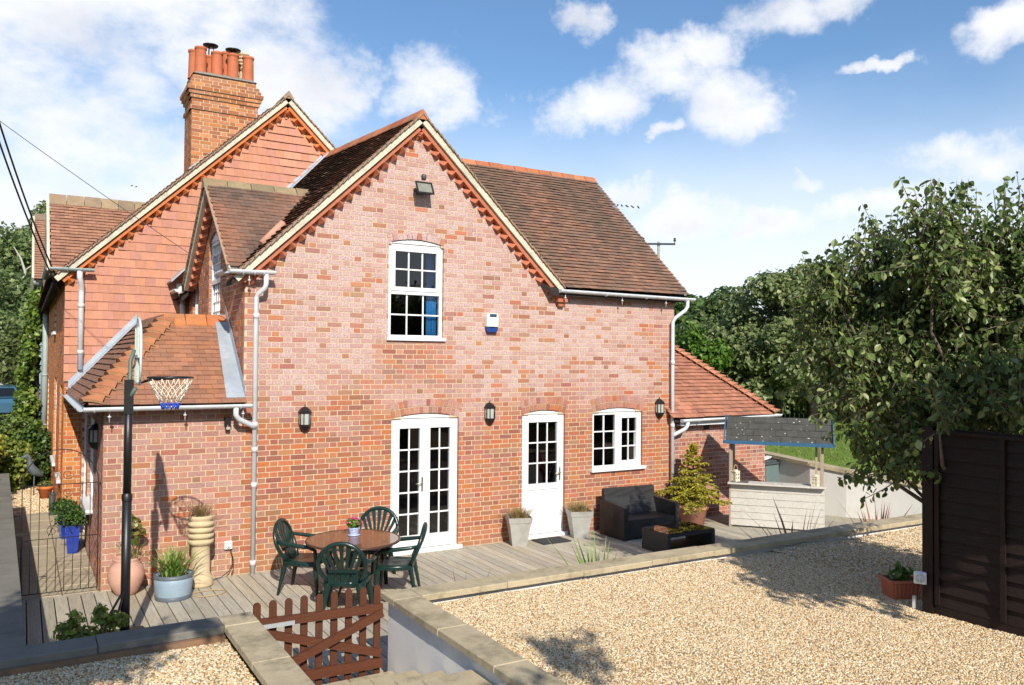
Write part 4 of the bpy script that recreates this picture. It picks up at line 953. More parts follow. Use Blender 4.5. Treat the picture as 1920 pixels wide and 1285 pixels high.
def scatter(name, poly, z, density, smin, smax, label, seed=0, coll=peb):
    x0, x1 = min(p[0] for p in poly), max(p[0] for p in poly); y0, y1 = min(p[1] for p in poly), max(p[1] for p in poly); nx, ny = max(2, int((x1-x0)/.15)), max(2, int((y1-y0)/.15))
    V = [(x0+(x1-x0)*i/nx, y0+(y1-y0)*j/ny, z + .030*(vnoise(i*.27, j*.27, seed)-.5) + .012*(vnoise(i*.8, j*.8, seed+7)-.5)) for j in range(ny+1) for i in range(nx+1)]
    me = bpy.data.meshes.new(name); me.from_pydata(V, [], [(j*(nx+1)+i, j*(nx+1)+i+1, (j+1)*(nx+1)+i+1, (j+1)*(nx+1)+i) for j in range(ny) for i in range(nx)]); me.update()
    o = link(name, me, M['gravelbed']); tag(o, label, 'gravel', kind='stuff')
    ng = bpy.data.node_groups.new('scatter_'+name, 'GeometryNodeTree')
    ng.interface.new_socket('Geometry', in_out='INPUT', socket_type='NodeSocketGeometry'); ng.interface.new_socket('Geometry', in_out='OUTPUT', socket_type='NodeSocketGeometry')
    n = ng.nodes; l = ng.links; gi = n.new('NodeGroupInput'); go = n.new('NodeGroupOutput')
    dp = n.new('GeometryNodeDistributePointsOnFaces'); dp.inputs['Density'].default_value = density; dp.inputs['Seed'].default_value = seed
    ci = n.new('GeometryNodeCollectionInfo'); ci.inputs['Collection'].default_value = coll; ci.inputs['Separate Children'].default_value = True; ci.inputs['Reset Children'].default_value = True
    ip = n.new('GeometryNodeInstanceOnPoints'); ip.inputs['Pick Instance'].default_value = True
    rv = n.new('FunctionNodeRandomValue'); rv.data_type = 'FLOAT_VECTOR'; rv.inputs[0].default_value = (-.7, -.7, 0); rv.inputs[1].default_value = (.7, .7, 6.283)
    rs = n.new('FunctionNodeRandomValue'); rs.data_type = 'FLOAT'; rs.inputs[2].default_value = smin; rs.inputs[3].default_value = smax; rs.inputs['Seed'].default_value = 5
    l.new(gi.outputs[0], dp.inputs['Mesh']); l.new(dp.outputs['Points'], ip.inputs['Points']); l.new(ci.outputs[0], ip.inputs['Instance'])
    l.new(rv.outputs[0], ip.inputs['Rotation']); l.new(rs.outputs[1], ip.inputs['Scale']); jg = n.new('GeometryNodeJoinGeometry'); l.new(gi.outputs[0], jg.inputs[0]); l.new(ip.outputs[0], jg.inputs[0]); l.new(jg.outputs[0], go.inputs[0])
    md = o.modifiers.new('scatter', 'NODES'); md.node_group = ng
    return o
scatter('gravel', [(4.5, -4.69), (9.0, -4.69), (9.0, -9.2), (4.5, -9.2)], .706, 7000, .006, .0145, 'golden pea gravel filling the wide terrace', 1)
scatter('gravel', [(9.0, -4.69), (12.3, -4.69), (12.3, -7.0), (9.0, -7.0)], .706, 3200, .011, .018, 'golden pea gravel on the terrace beyond the dark fence', 2)
scatter('gravel', [(.6, -4.76), (2.81, -4.70), (2.81, -7.4), (.6, -7.4)], .70, 6000, .0085, .016, 'mixed brown pea gravel in the left terrace bed', 3)
sheet('gravel_bed', [(.9, 6.2), (2.3, 6.2), (2.3, 11.0), (.9, 11.0)], -.03, 'gravelbed')
scatter('gravel', [(1.0, 6.2), (2.1, 6.2), (2.1, 10.0), (1.0, 10.0)], -.02, 1500, .014, .026, 'pale gravel strip at the end of the side path', 4)
# raised lawn on the right, its retaining wall
lawn_edge = [(14.80, 1.3, 1.06), (14.56, -.70, .985), (14.82, -1.32, .90), (15.12, -1.72, .84), (15.45, -2.3, .74), (16.2, -3.6, .62), (16.9, -4.7, .55)]
wl_ = wallthing('lawn_wall', 'pale rendered retaining wall holding up the lawn behind the garden bar')
P = [Vector(p) for p in lawn_edge]; g = G()
for a, b in zip(P[:-1], P[1:]):
    d = (b-a); n_ = Vector((-d.y, d.x, 0)).normalized()*.18
    if n_.x < 0: n_ = -n_
    lo = Vector((0, 0, -.2)); A0, B0 = Vector((a.x, a.y, -.2)), Vector((b.x, b.y, -.2)); T_ = Vector((0, 0, -.07))
    g.add([A0, B0, b+T_, a+T_, A0+n_, B0+n_, b+T_+n_, a+T_+n_], [(0, 1, 2, 3), (5, 4, 7, 6), (3, 2, 6, 7), (0, 3, 7, 4), (1, 5, 6, 2)])
g.build('rendered_wall', M['render'], wl_)
for a, b in zip(P[:-1], P[1:]):
    L = (b-a).length; n = max(1, round(L/.6)); d = (b-a); n_ = Vector((-d.y, d.x, 0)).normalized()
    if n_.x < 0: n_ = -n_
    for k in range(n):
        p = a+(b-a)*(k+.006)/n; q = a+(b-a)*(k+.994)/n; g = G(); g.bar(p+n_*.09+Vector((0, 0, -.035)), q+n_*.09+Vector((0, 0, -.035)), .27, .066); g.build('coping_slab', M['stone'], wl_)
ed = [(x+.14, y+.04, z-.05) for x, y, z in lawn_edge]; ed = [(14.95, 26, 1.0)] + ed + [(17.2, -14, .5)]; far = [(60, 26+.0*k, .94) if k == 0 else (60, 24-6*k, .94) for k in range(len(ed))]
mid = [tuple(np.array(e)*.8+np.array(f)*.2*np.array([1, 1, 1]) - np.array([0, 0, 0])) for e, f in zip(ed, far)]; mid = [(x, y, .92) for x, y, z in mid]
me = bpy.data.meshes.new('lawn'); n = len(ed); me.from_pydata(ed+mid+far, [], [(i, i+1, n+i+1, n+i) for i in range(n-1)] + [(n+i, n+i+1, 2*n+i+1, 2*n+i) for i in range(n-1)]); me.update(); link('lawn', me, M['lawn'])['kind'] = 'structure'
sheet('unseen_dark_ground', [(12.6, -4.75), (17.3, -4.75), (17.3, -20), (12.6, -20)], .45, 'soil')  # hidden ground coloured dark to keep bright green out of the kitchen panes
sheet('unseen_dark_ground', [(17.2, -4.75), (30, -4.75), (30, -20), (17.2, -20)], .97, 'soil')
sheet('yard', [(14.0, -.0), (14.9, -.0), (15.0, 6), (14.0, 6)], -.02, 'stonegrey')

# grass tufts on the nearer lawn
def blades(name, pts, h, w, cols, lean=.5, parent=None, m='blade', bend=.5, seed=1, dirs=None):
    """arching blades: pts n x 3, one tapered strip of 3 quads each"""
    rs = np.random.RandomState(seed); P = np.asarray(pts, float); n = len(P); hh = h*rs.uniform(.6, 1.2, n); az_ = rs.uniform(0, 2*np.pi, n)
    ln = lean*rs.uniform(.2, 1.2, n)
    if dirs is not None: az_ = dirs[:, 0]; ln = dirs[:, 1]
    D = np.stack([np.cos(az_), np.sin(az_), 0*az_], 1); Sd_ = np.stack([-np.sin(az_), np.cos(az_), 0*az_], 1)*w*rs.uniform(.7, 1.3, n)[:, None]
    V = []
    for t, ws in ((0, .8), (.35, 1), (.7, .75), (1, .05)):
        c = P + D*(hh*ln*(t + bend*t*t))[:, None]*.7 + np.array([0, 0, 1])*(hh*(t - .35*ln*bend*t*t))[:, None]
        V += [c - Sd_*ws, c + Sd_*ws]
    V = np.stack(V, 1).reshape(-1, 3); F = np.array([(0, 1, 3, 2), (2, 3, 5, 4), (4, 5, 7, 6)])
    F = (F[None] + 8*np.arange(n)[:, None, None]).reshape(-1, 4)
    C = np.array(cols)[rs.randint(0, len(cols), n)]*rs.uniform(.75, 1.25, n)[:, None]; C = np.concatenate([C, np.ones((n, 1))], 1)
    return link(name, npmesh(name, V, F, np.repeat(C, 8, 0)), M[m], parent)
pts = np.stack([nrs.uniform(14.6, 25, 30000), nrs.uniform(-5, 9, 30000), np.full(30000, .90)], 1)
gx = np.interp(pts[:, 1], [-5, -4.7, -3.6, -2.3, -1.72, -1.32, -.7, 1.3, 9], [17.1, 17.0, 16.3, 15.55, 15.25, 14.95, 14.7, 14.95, 15.1]); ez_ = np.interp(pts[:, 1], [-5, -4.7, -3.6, -2.3, -1.72, -1.32, -.7, 1.3, 9], [.5, .5, .57, .69, .79, .85, .935, 1.01, 1.0]); fx_ = np.clip((pts[:, 0]-gx)/8.5, 0, 1); pts[:, 2] = ez_*(1-fx_) + .92*fx_ - .01; pts = pts[pts[:, 0] > gx+.16]
tag(blades('grass', pts, .055, .006, [(.16, .24, .04), (.20, .27, .06), (.12, .20, .03), (.27, .29, .10)], 1.0), 'short mown grass of the raised lawn', 'grass', kind='stuff')
# ================================================================== OBJECTS
# ---- plastic garden chairs (local: sits facing -y, origin between the feet)
M['green'] = mat('dark_green_plastic', (.008, .028, .023), rough=.28, var=.15, scale=8, fvar=.05, bump=.05, spec=.5)
def make_chair(name='garden_chair'):
    r = empty(name)
    g = G(); n = 14; V = []                                             # dished seat with rolled edge
    out = [(-.22, .20), (-.25, .0), (-.26, -.18), (-.20, -.245), (0, -.255), (.20, -.245), (.26, -.18), (.25, 0), (.22, .20), (0, .215)]
    for k, z in ((1.0, .365), (1.02, .40), (.97, .418), (.6, .405), (.0, .398)):
        V += [(x*k, y*k, z + (.012 if y < -.2 and k > .9 else 0)) for x, y in out]
    F = [(i*10+j, i*10+(j+1) % 10, (i+1)*10+(j+1) % 10, (i+1)*10+j) for i in range(4) for j in range(10)]
    g.add(V, F, True); g.build('seat', M['green'], r)
    for sx_ in (-1, 1):
        for yy, top in ((-.22, (.235, -.20)), (.22, (.20, .19))):
            g = G(); fx, fy = sx_*(.265 if yy < 0 else .245), yy*(1.10 if yy < 0 else 1.22); tx, ty = sx_*top[0], top[1]; a = .052; b = .026
            V = []
            for (cx, cy, z, w) in ((tx, ty, .40, 1.25), ((tx+fx)/2+sx_*.005, (ty+fy)/2, .20, .95), (fx, fy, 0, .6)):
                V += [(cx-sx_*a*w, cy+b*w*.6, z), (cx, cy+b*w, z), (cx+sx_*.012, cy, z), (cx, cy-b*w, z), (cx-sx_*a*w, cy-b*w*.6, z)]
            g.add(V, [(i*5+j, i*5+(j+1) % 5, (i+1)*5+(j+1) % 5, (i+1)*5+j) for i in range(2) for j in range(5)] + [(10, 11, 12, 13, 14)], True); g.build('leg', M['green'], r)
        g = G(); g.tube([(sx_*.255, .30, .66), (sx_*.285, .20, .645), (sx_*.295, .02, .625), (sx_*.29, -.14, .61), (sx_*.275, -.21, .57), (sx_*.265, -.225, .40)], [.02, .024, .027, .027, .025, .027], 8); g.build('armrest', M['green'], r)
    yb2 = lambda z: .19 + (z-.42)*.32 + .03*math.sin((z-.42)/.5*3.0)
    rim = []
    for k in range(19):
        th = math.pi*(1.18 - 1.36*k/18); x = .265*math.cos(th); z = .62 + .255*math.sin(th); rim.append((x, yb2(z)+.03*(1-abs(x)/.27)*0, z))
    rim = [(-.17, yb2(.40), .40)] + rim + [(.17, yb2(.40), .40)]
    g = G(); g.tube(rim, .026, 8); g.build('back_frame', M['green'], r)
    for k in range(-3, 4):
        if abs(k) == 3: x0, x1, zt = k*.045, k*.078, .76
        else: x0, x1, zt = k*.040, k*.088, .62+.25*math.sqrt(max(0, 1-(k*.088/.26)**2))
        g = G(); V = []
        for t, w in ((0, .015), (.5, .020), (1, .030)):
            z = .535+(zt-.535)*t; x = x0+(x1-x0)*t; V += [(x-w, yb2(z)-.006, z), (x+w, yb2(z)-.006, z), (x+w, yb2(z)+.006, z), (x-w, yb2(z)+.006, z)]
        g.add(V, [(i*4+j, i*4+(j+1) % 4, i*4+4+(j+1) % 4, i*4+4+j) for i in range(2) for j in range(4)]); g.build('slat', M['green'], r)
    g = G()
    for x0, x1 in ((-.17, -.095), (-.075, -.035), (-.02, .02), (.035, .075), (.095, .17)): g.box(x0, x1, yb2(.46)-.008, yb2(.46)+.008, .39, .545)
    g.box(-.19, .19, yb2(.42)-.009, yb2(.42)+.009, .36, .41); g.box(-.16, .16, yb2(.53)-.0085, yb2(.53)+.0085, .525, .56); g.build('back_panel', M['green'], r)
    return r
CH = 'green plastic chairs round the table'
spots = [((4.50, -1.22), (.80, -.60), 'dark green plastic chair beside the wall, left of the table'),
         ((4.63, -2.36), (.50, .86), 'dark green plastic chair with its back to the picket gate'),
         ((5.44, -1.08), (-.60, -.80), 'dark green plastic chair behind the table beside the French doors'),
         ((5.42, -1.95), (-.86, .50), 'dark green plastic chair on the right of the table, seen side-on')]
proto = make_chair()
for i, ((x, y), (dx, dy), lab) in enumerate(spots):
    c = proto if i == 0 else copy_tree(proto); c.location = (x, y, 0); c.rotation_euler = (0, 0, math.atan2(dx, -dy)); tag(c, lab, 'chair', CH)
# ---- round table with glass top
M['tabletop'] = mat('brown_mottled_glass', (.17, .075, .040), rough=.10, var=.16, scale=9, fine=70, fvar=.10, bump=0, spec=.55)
M['bronze'] = mat('bronze_tube', (.11, .06, .04), rough=.35, var=.1, bump=0, metal=.4)
t = empty('garden_table', (4.90, -1.82, 0), .3, 'round table with brown mottled glass top on bronze tube legs', 'table')
g = G(); g.lathe([(0, .722), (.55, .722), (.556, .718), (.556, .712), (0, .711)], seg=48, smooth=False); g.build('table_top', M['tabletop'], t)
g = G(); g.tube([(.562*math.cos(a), .562*math.sin(a), .712) for a in np.linspace(0, 2*math.pi, 41)[:-1]], .016, 8, closed=True); g.build('rim', M['bronze'], t)
for k in range(4):
    a = k*math.pi/2+.4; c, s = math.cos(a), math.sin(a)
    g = G(); g.tube([(.50*c, .50*s, .70), (.40*c, .40*s, .62), (.26*c, .26*s, .42), (.27*c, .27*s, .2), (.40*c, .40*s, .05), (.46*c, .46*s, .012)], .016, 8); g.build('leg', M['bronze'], t)
g = G(); g.tube([(.26*math.cos(a), .26*math.sin(a), .42) for a in np.linspace(0, 2*math.pi, 25)[:-1]], .010, 6, closed=True); g.build('brace', M['bronze'], t)
def leafcloud(name, C, Rr, n, size, cols, parent, m='leaf', seed=0, shell=.55, aspect=.55, up=.4, zmin=None, fold=.25):
    """leaves (folded diamonds of 4 triangles as 2 quads) spread through ellipsoids C (k x 3), Rr (k x 3)"""
    rs = np.random.RandomState(seed); C = np.atleast_2d(np.asarray(C, float)); Rr = np.atleast_2d(np.asarray(Rr, float))
    vol = np.prod(Rr, 1)**.8; idx = rs.choice(len(C), n, p=vol/vol.sum())
    d = rs.normal(size=(n, 3)); d /= np.linalg.norm(d, axis=1)[:, None]; rad = (shell + (1-shell)*rs.rand(n))**.7
    P = C[idx] + d*Rr[idx]*rad[:, None]
    if zmin is not None: P[:, 2] = np.maximum(P[:, 2], zmin)
    N_ = d*.7 + rs.normal(size=(n, 3))*.6; N_[:, 2] += up
    return leaves_at(name, P, N_, size, cols, parent, m, rs, aspect, fold)
def leaves_at(name, P, N_, size, cols, parent, m, rs, aspect=.55, fold=.25, tips=None):
    n = len(P); N_ = N_/np.linalg.norm(N_, axis=1)[:, None]; T = rs.normal(size=(n, 3)) if tips is None else tips
    T = T - N_*np.sum(T*N_, 1)[:, None]; T /= np.linalg.norm(T, axis=1)[:, None] + 1e-9; B_ = np.cross(N_, T)
    s = (size*rs.uniform(.5, 1.4, n))[:, None]; w = s*aspect*.5; f = N_*s*fold
    V = np.stack([P - T*s*.5, P - T*s*.12 + B_*w + f*.4, P + T*s*.18 + B_*w*.85 + f*.4, P + T*s*.5 - f*.15, P + T*s*.18 - B_*w*.85 + f*.4, P - T*s*.12 - B_*w + f*.4], 1).reshape(-1, 3)
    F = np.array([(0, 3, 2, 1), (0, 5, 4, 3)]); F = (F[None] + 6*np.arange(n)[:, None, None]).reshape(-1, 4)
    Cc = np.array(cols)[rs.randint(0, len(cols), n)]*rs.uniform(.7, 1.3, n)[:, None]; Cc = np.concatenate([Cc, np.ones((n, 1))], 1)
    return link(name, npmesh(name, V, F, np.repeat(Cc, 6, 0)), M[m], parent)
# ---- potted flower on the table
M['china'] = mat('blue_white_china', (.40, .46, .72), rough=.2, var=.55, scale=42, fine=90, fvar=.4, bump=0, spec=.6)
p = empty('flower_pot', (4.98, -1.62, .722), 0, 'small blue and white china pot of pink flowers on the round table', 'plant pot')
g = G(); g.lathe([(0, .0), (.075, 0), (.085, .012), (.02, .014)], seg=20); g.build('saucer', M['china'], p)
g = G(); g.lathe([(.05, .012), (.062, .05), (.07, .09), (.075, .10), (.068, .10), (.06, .085), (0, .085)], seg=20); g.build('pot', M['china'], p)
leafcloud('foliage', [(0, 0, .15)], [(.10, .10, .06)], 420, .035, [(.13, .30, .03), (.20, .36, .04), (.08, .20, .03)], p, seed=4, shell=.2)
rs = np.random.RandomState(9); q = rs.normal(size=(26, 3)); q /= np.linalg.norm(q, axis=1)[:, None]; q[:, 2] = np.abs(q[:, 2])*.6
g = G()
for v in q:
    c = Vector((0, 0, .15)) + Vector(v)*.105
    g.lathe([(0, -.004), (.012, .0), (.019, .007), (.010, .004), (0, .003)], c, 6)
g.build('blossom', mat('pink_petal', (.75, .09, .32), rough=.6, bump=0), p)
# ---- brown picket gate
t = empty('picket_gate', (3.65, -4.42, 0), 0, 'dark brown picket gate with crossed braces between the two terrace walls', 'gate')
for k in range(9):
    x = -.535 + k*.134; g = G(); w = .031; zt = .872 + rnd.uniform(-.006, .006); P_ = [(x-w, -.008, .05), (x+w, -.008, .05)]
    P_ += [(x + w*math.cos(a), -.008, zt-.032+.032*math.sin(a)) for a in np.linspace(0, math.pi, 9)]
    g.prism(P_, (0, .018, 0)); g.build('pale', M['gatewood'], t)
g = G(); g.bar((-.56, -.031, .70), (.575, -.031, .675), .042, .075); g.build('rail', M['gaterail'], t)
g = G(); g.bar((-.56, -.031, .20), (.575, -.031, .185), .042, .085); g.build('rail', M['gaterail'], t)
g = G(); g.bar((-.54, -.030, .63), (.56, -.030, .27), .038, .07); g.build('brace', M['gaterail'], t)
g = G(); g.bar((-.54, -.0735, .235), (.56, -.0735, .645), .045, .07); g.build('brace', M['gaterail'], t)
g = G(); g.box(-.58, -.23, -.062, -.053, .655, .690); g.build('hinge_strap', mat('dull_strap', (.34, .36, .37), rough=.5), t)
# ---- basketball stand
t = empty('basketball_hoop', (2.30, -2.5, 0), 0, 'black basketball hoop stand with white net before the lean-to', 'basketball hoop')
g = G(); g.tube([(0, 0, 0), (0, 0, 1.55)], .044, 14); g.tube([(0, 0, 1.52), (0, 0, 2.55)], .038, 14); g.lathe([(.05, 1.50), (.05, 1.56), (.039, 1.575)], seg=14); g.box(-.04, .04, -.042, .042, 2.36, 2.70); g.build('pole', M['black'], t)
g = G(); g.tube([(-.01, .02, .62), (-.13, .36, .25), (-.16, .42, .02)], .012, 8); g.build('strut', M['black'], t)
g = G(); g.tube([(-.01, -.02, .62), (-.15, -.3, .25), (-.17, -.35, .02)], .012, 8); g.build('strut', M['black'], t)
g = G(); g.cbox(-.45, .25, -.42, .42, .0, .13, .04); g.build('base', M['black'], t)
g = G(); g.tube([(.0, 0, 2.62), (.015, .05, 2.74), (.02, .12, 2.88), (.055, .12, 3.0)], .02, 8); g.tube([(.0, 0, 2.50), (.055, -.08, 2.62)], .02, 8); g.build('bracket', mat('green_grey_steel', (.10, .15, .12), rough=.5), t)
fan = [(-.43, 2.80), (-.45, 3.05), (-.36, 3.20), (-.18, 3.29), (0, 3.315), (.18, 3.29), (.36, 3.20), (.45, 3.05), (.43, 2.80), (.30, 2.66), (-.30, 2.66)]
M['acrylic'] = mat('weathered_white_acrylic', (.50, .56, .50), rough=.35, var=.2, scale=8, bump=0, stain=(.30, .37, .30), stain_amt=.6)
t2 = g = G(); g.prism([(.075+.06*y, y, z) for y, z in fan], (.012, 0, 0)); bb = g.build('backboard', M['acrylic'], t)
g = G(); g.tube([(.081+.06*y, y, z) for y, z in fan], .012, 8, closed=True); g.build('rim_moulding', M['gutter'], bb)
g = G()
for y in (-.25, 0, .25): g.box(.058+.06*y, .074+.06*y, y-.012, y+.012, 2.68, 3.22)
g.bar((.064-.024, -.40, 2.935), (.064+.024, .40, 2.935), .02, .03); g.build('back_rib', M['acrylic'], bb)
hc = Vector((.385, 0, 2.72))
g = G(); g.tube([hc + Vector((.215*math.cos(a), .215*math.sin(a), 0)) for a in np.linspace(0, 2*math.pi, 37)[:-1]], .0095, 8, closed=True); g.tube([(.09, -.05, 2.66), (.20, -.10, 2.70), (.385, -.205, 2.708)], .007, 6); g.tube([(.09, .05, 2.66), (.20, .10, 2.70), (.385, .205, 2.708)], .007, 6); g.build('hoop', M['black'], t)
def netpt(a, k):
    z = -.012 - .062*k; r = .215 - .030*k + (.0 if k < 4 else .012*(k-4)); return hc + Vector((r*math.cos(a), r*math.sin(a), z))
g = G(); g2 = G(); n = 12
for j in range(n):
    a = 2*math.pi*j/n
    for sg in (-1, 1):
        pts_ = [netpt(a + sg*math.pi/n*k*(.35 if k < 2 else .8), k) for k in range(5)]; g.tube(pts_, .0042, 5)
        pts_ = [netpt(a + sg*math.pi/n*k*.8, k) for k in (4, 4.5, 5.0)]; g2.tube(pts_, .0055, 5)
g.build('net', mat('white_net_cord', (.75, .72, .62), rough=.9, bump=0), t); g2.build('net_fringe', mat('blue_net_cord', (.02, .07, .50), rough=.9, bump=0), t)
# ---- wrought iron garden gate
t = empty('iron_gate', (1.82, .0, 0), 0, 'thin black wrought iron arched gate across the side path', 'gate')
R_ = .0062; g = G(); W2 = .41
g.tube([(-W2, 0, .03)] + [(-W2, 0, 1.36)] + [(-W2*math.cos(a), 0, 1.36+.43*math.sin(a)) for a in np.linspace(.15, math.pi-.15, 15)] + [(W2, 0, 1.36), (W2, 0, .03)], R_, 6); g.build('gate_frame', M['iron'], t)
for z in (.06, .71, 1.36): g = G(); g.tube([(-W2, 0, z), (W2, 0, z)], R_*.9, 6); g.build('rail', M['iron'], t)
for k in range(1, 9):
    x = -W2 + k*2*W2/9; g = G(); zt = 1.36 if k in (1, 2, 7, 8) else .71; g.tube([(x, 0, .06), (x, 0, zt)], .0048, 6); g.build('bar', M['iron'], t)
def scroll(cx, cz, r, sg=1, turn=1.5, flip=1):
    pts_ = []
    for k in range(22): th = sg*2*math.pi*turn*k/21; rr = r*(1-.8*k/21); pts_.append((cx+rr*math.cos(th), 0, cz+flip*rr*math.sin(th)))
    return pts_
for cx, cz, r, sg in ((-.07, 1.26, .06, 1), (.07, 1.26, .06, -1), (-.09, .80, .075, 1), (.09, .80, .075, -1), (-.07, 1.48, .065, 1), (.07, 1.48, .065, -1), (-.06, 1.05, .05, 1), (.06, 1.05, .05, -1)):
    g = G(); g.tube(scroll(cx, cz, r, sg), .0034, 5); g.build('scroll', M['iron'], t)
g = G(); g.tube([(-.13, 0, .74), (0, 0, 1.02), (.13, 0, .74)], .005, 5); g.build('scroll', M['iron'], t); g = G(); g.box(-.46, -.36, -.012, .012, .78, .80); g.box(-.42, -.40, -.02, .02, .765, .82); g.build('latch', M['iron'], t)
# ---- wall lanterns
M['lampglass'] = mat('lantern_glass', (.42, .44, .40), rough=.1, var=.25, scale=20, bump=0, spec=.6)
def make_lantern():
    """half hexagon wall lantern, back on y=0, faces -y, origin at its middle"""
    r = empty('wall_lantern'); H = [(-.078, 0), (-.070, -.055), (-.035, -.095), (.035, -.095), (.070, -.055), (.078, 0)]
    def sec(k, z): return [(x*k, y*k, z) for x, y in H]
    g = G(); V = sec(1.10, .095) + sec(1.15, .11) + sec(.80, .15) + sec(.42, .175) + sec(.25, .182); g.add(V, [(i*6+j, i*6+j+1, (i+1)*6+j+1, (i+1)*6+j) for i in range(4) for j in range(5)] + [(24, 25, 26, 27, 28, 29), (5, 4, 3, 2, 1, 0)]); g.tube([(0, -.02, .18), (0, -.02, .215)], .006, 6); g.build('cap', M['black'], r)
    g = G(); V = sec(1.02, -.065) + sec(1.0, -.09) + sec(.72, -.14) + sec(.35, -.17) + sec(.12, -.18); g.add(V, [(i*6+j, i*6+j+1, (i+1)*6+j+1, (i+1)*6+j) for i in range(4) for j in range(5)] + [(0, 1, 2, 3, 4, 5)]); g.build('base', M['black'], r)
    for x, y in H: g = G(); g.tube([(x*.97, y*.97-.001, -.07), (x*.97, y*.97-.001, .10)], .0065, 6); g.build('glazing_post', M['black'], r)
    for j in range(5):
        g = G(); a, b = H[j], H[j+1]; k = .93; g.add([(a[0]*k, a[1]*k, -.066), (b[0]*k, b[1]*k, -.066), (b[0]*k, b[1]*k, .096), (a[0]*k, a[1]*k, .096)], [(0, 1, 2, 3)]); g.build('pane', M['lampglass'], r)
    g = G(); g.box(-.05, .05, -.006, 0, -.15, .17); g.build('back_plate', M['black'], r)
    return r
pl = make_lantern()
for i, (loc, rz, lab) in enumerate([((4.82, -.003, 2.06), 0, 'black wall lantern left of the French doors'), ((7.805, -.003, 2.06), 0, 'black wall lantern between the French doors and the back door'),
                                   ((11.335, -.003, 2.06), 0, 'black wall lantern right of the kitchen window beside the downpipe'), ((2.267, .85, 1.85), -math.pi/2, 'black wall lantern on the shaded side of the lean-to')]):
    l_ = pl if i == 0 else copy_tree(pl); l_.location = loc; l_.rotation_euler = (0, 0, rz); l_.scale = (1.06, 1.06, 1.0); tag(l_, lab, 'lantern', 'black wall lanterns')
# ---- floodlight, alarm box, sensor, sockets
t = empty('floodlight', (6.56, -.0, 5.50), 0, 'black floodlight with sensor high in the front gable', 'floodlight')
g = G(); g.cbox(-.06, .06, -.05, -.002, -.06, .06); g.tube([(-.11, -.03, -.02), (-.135, -.12, .0), (-.13, -.15, .0)], .008, 6); g.tube([(.11, -.03, -.02), (.135, -.12, .0), (.13, -.15, .0)], .008, 6); g.tube([(-.11, -.03, -.02), (.11, -.03, -.02)], .008, 6); g.build('bracket', M['black'], t)
fx = Matrix.Rotation(R(-28), 4, 'X'); c0 = Vector((0, -.15, .0))
def fp(x, y, z): return c0 + fx @ Vector((x, y, z))
g = G(); g.add([fp(*v) for v in ((-.14, -.03, -.11), (.14, -.03, -.11), (.14, -.03, .11), (-.14, -.03, .11), (-.09, .06, -.06), (.09, .06, -.06), (.09, .06, .06), (-.09, .06, .06))], [(4, 5, 6, 7), (0, 1, 5, 4), (1, 2, 6, 5), (2, 3, 7, 6), (3, 0, 4, 7)])
for a, b, c, d in ((-.14, .14, -.11, -.085), (-.14, .14, .085, .11), (-.14, -.115, -.084, .084), (.115, .14, -.084, .084)):
    g.obox(fp((a+b)/2, -.034, (c+d)/2), (fx @ Vector(((b-a)/2, 0, 0))), (fx @ Vector((0, .006, 0))), (fx @ Vector((0, 0, (d-c)/2))))
g.build('housing', M['black'], t)
g = G(); g.add([fp(*v) for v in ((-.115, -.031, -.085), (.115, -.031, -.085), (.115, -.031, .085), (-.115, -.031, .085))], [(0, 1, 2, 3)]); g.build('lens', mat('pale_lens', (.22, .22, .18), rough=.25, var=.2, scale=9, bump=0), t)
g = G(); g.add([fp(*v) for v in ((-.05, -.030, -.04), (.05, -.030, -.04), (.05, -.030, .04), (-.05, -.030, .04))], [(0, 1, 2, 3)])
g = G(); g.lathe([(0, .10), (.035, .11), (.04, .15), (.04, .18), (.025, .195), (0, .197)], (0, -.14, .03), 12); g.build('sensor', mat('grey_sensor', (.06, .065, .07), rough=.4), t)
t = empty('alarm_box', (7.815, 0, 3.515), 0, 'white alarm box with blue base on the pale upper wall', 'alarm box')
g = G(); P_ = [(-.09, .15), (.09, .15), (.105, .10), (.105, -.06), (-.105, -.06), (-.105, .10)]; g.prism([(x, -.075, z) for x, z in P_], (0, .073, 0)); g.build('casing', mat('cream_plastic', (.76, .74, .66), rough=.4, var=.03, bump=0), t)
g = G(); P_ = [(-.104, -.062), (0, -.085), (.104, -.062), (.095, -.125), (.075, -.15), (-.075, -.15), (-.095, -.125)]; g.prism([(x, -.073, z) for x, z in P_], (0, .071, 0)); g.build('blue_base', mat('blue_plastic', (.015, .05, .22), rough=.35, bump=0), t)
g = G(); g.obox((.01, -.077, .115), (.062, 0, 0), (0, .003, .004), (0, -.004, .022)); g.build('solar_cell', mat('solar_cell', (.05, .08, .16), rough=.2, var=.3, scale=120, bump=0), t)
t = empty('security_camera', (3.765, 0, 2.02), 0, 'small black sensor light under the lean-to gutter', 'sensor light')
g = G(); g.cbox(-.04, .04, -.06, -.002, .0, .10); g.build('mount', M['black'], t); g = G(); g.lathe([(0, -.10), (.03, -.09), (.035, -.05), (.033, .0), (0, .0)], (0, -.05, .02), 12); g.build('head', M['black'], t); g = G(); g.cbox(-.025, .025, -.088, -.075, -.055, -.02); g.build('lens', M['lampglass'], t)
def socket(loc, rz, lab):
    t = empty('outdoor_socket', loc, rz, lab, 'socket', 'white outdoor sockets')
    g = G(); g.cbox(-.052, .052, -.050, -.002, -.052, .052, .008); g.build('box', M['pvc'], t); g = G()
    g.tube([(.035*math.cos(a), -.058, .035*math.sin(a)) for a in np.linspace(0, 2*math.pi, 17)[:-1]], .006, 6, closed=True); g.tube([(.0, -.057, .03), (.0, -.062, -.03)], .010, 6); g.build('flap', M['gutter'], t); return t
t = socket((3.80, 0, .415), 0, 'white outdoor socket low on the brick wall with a dark cable')
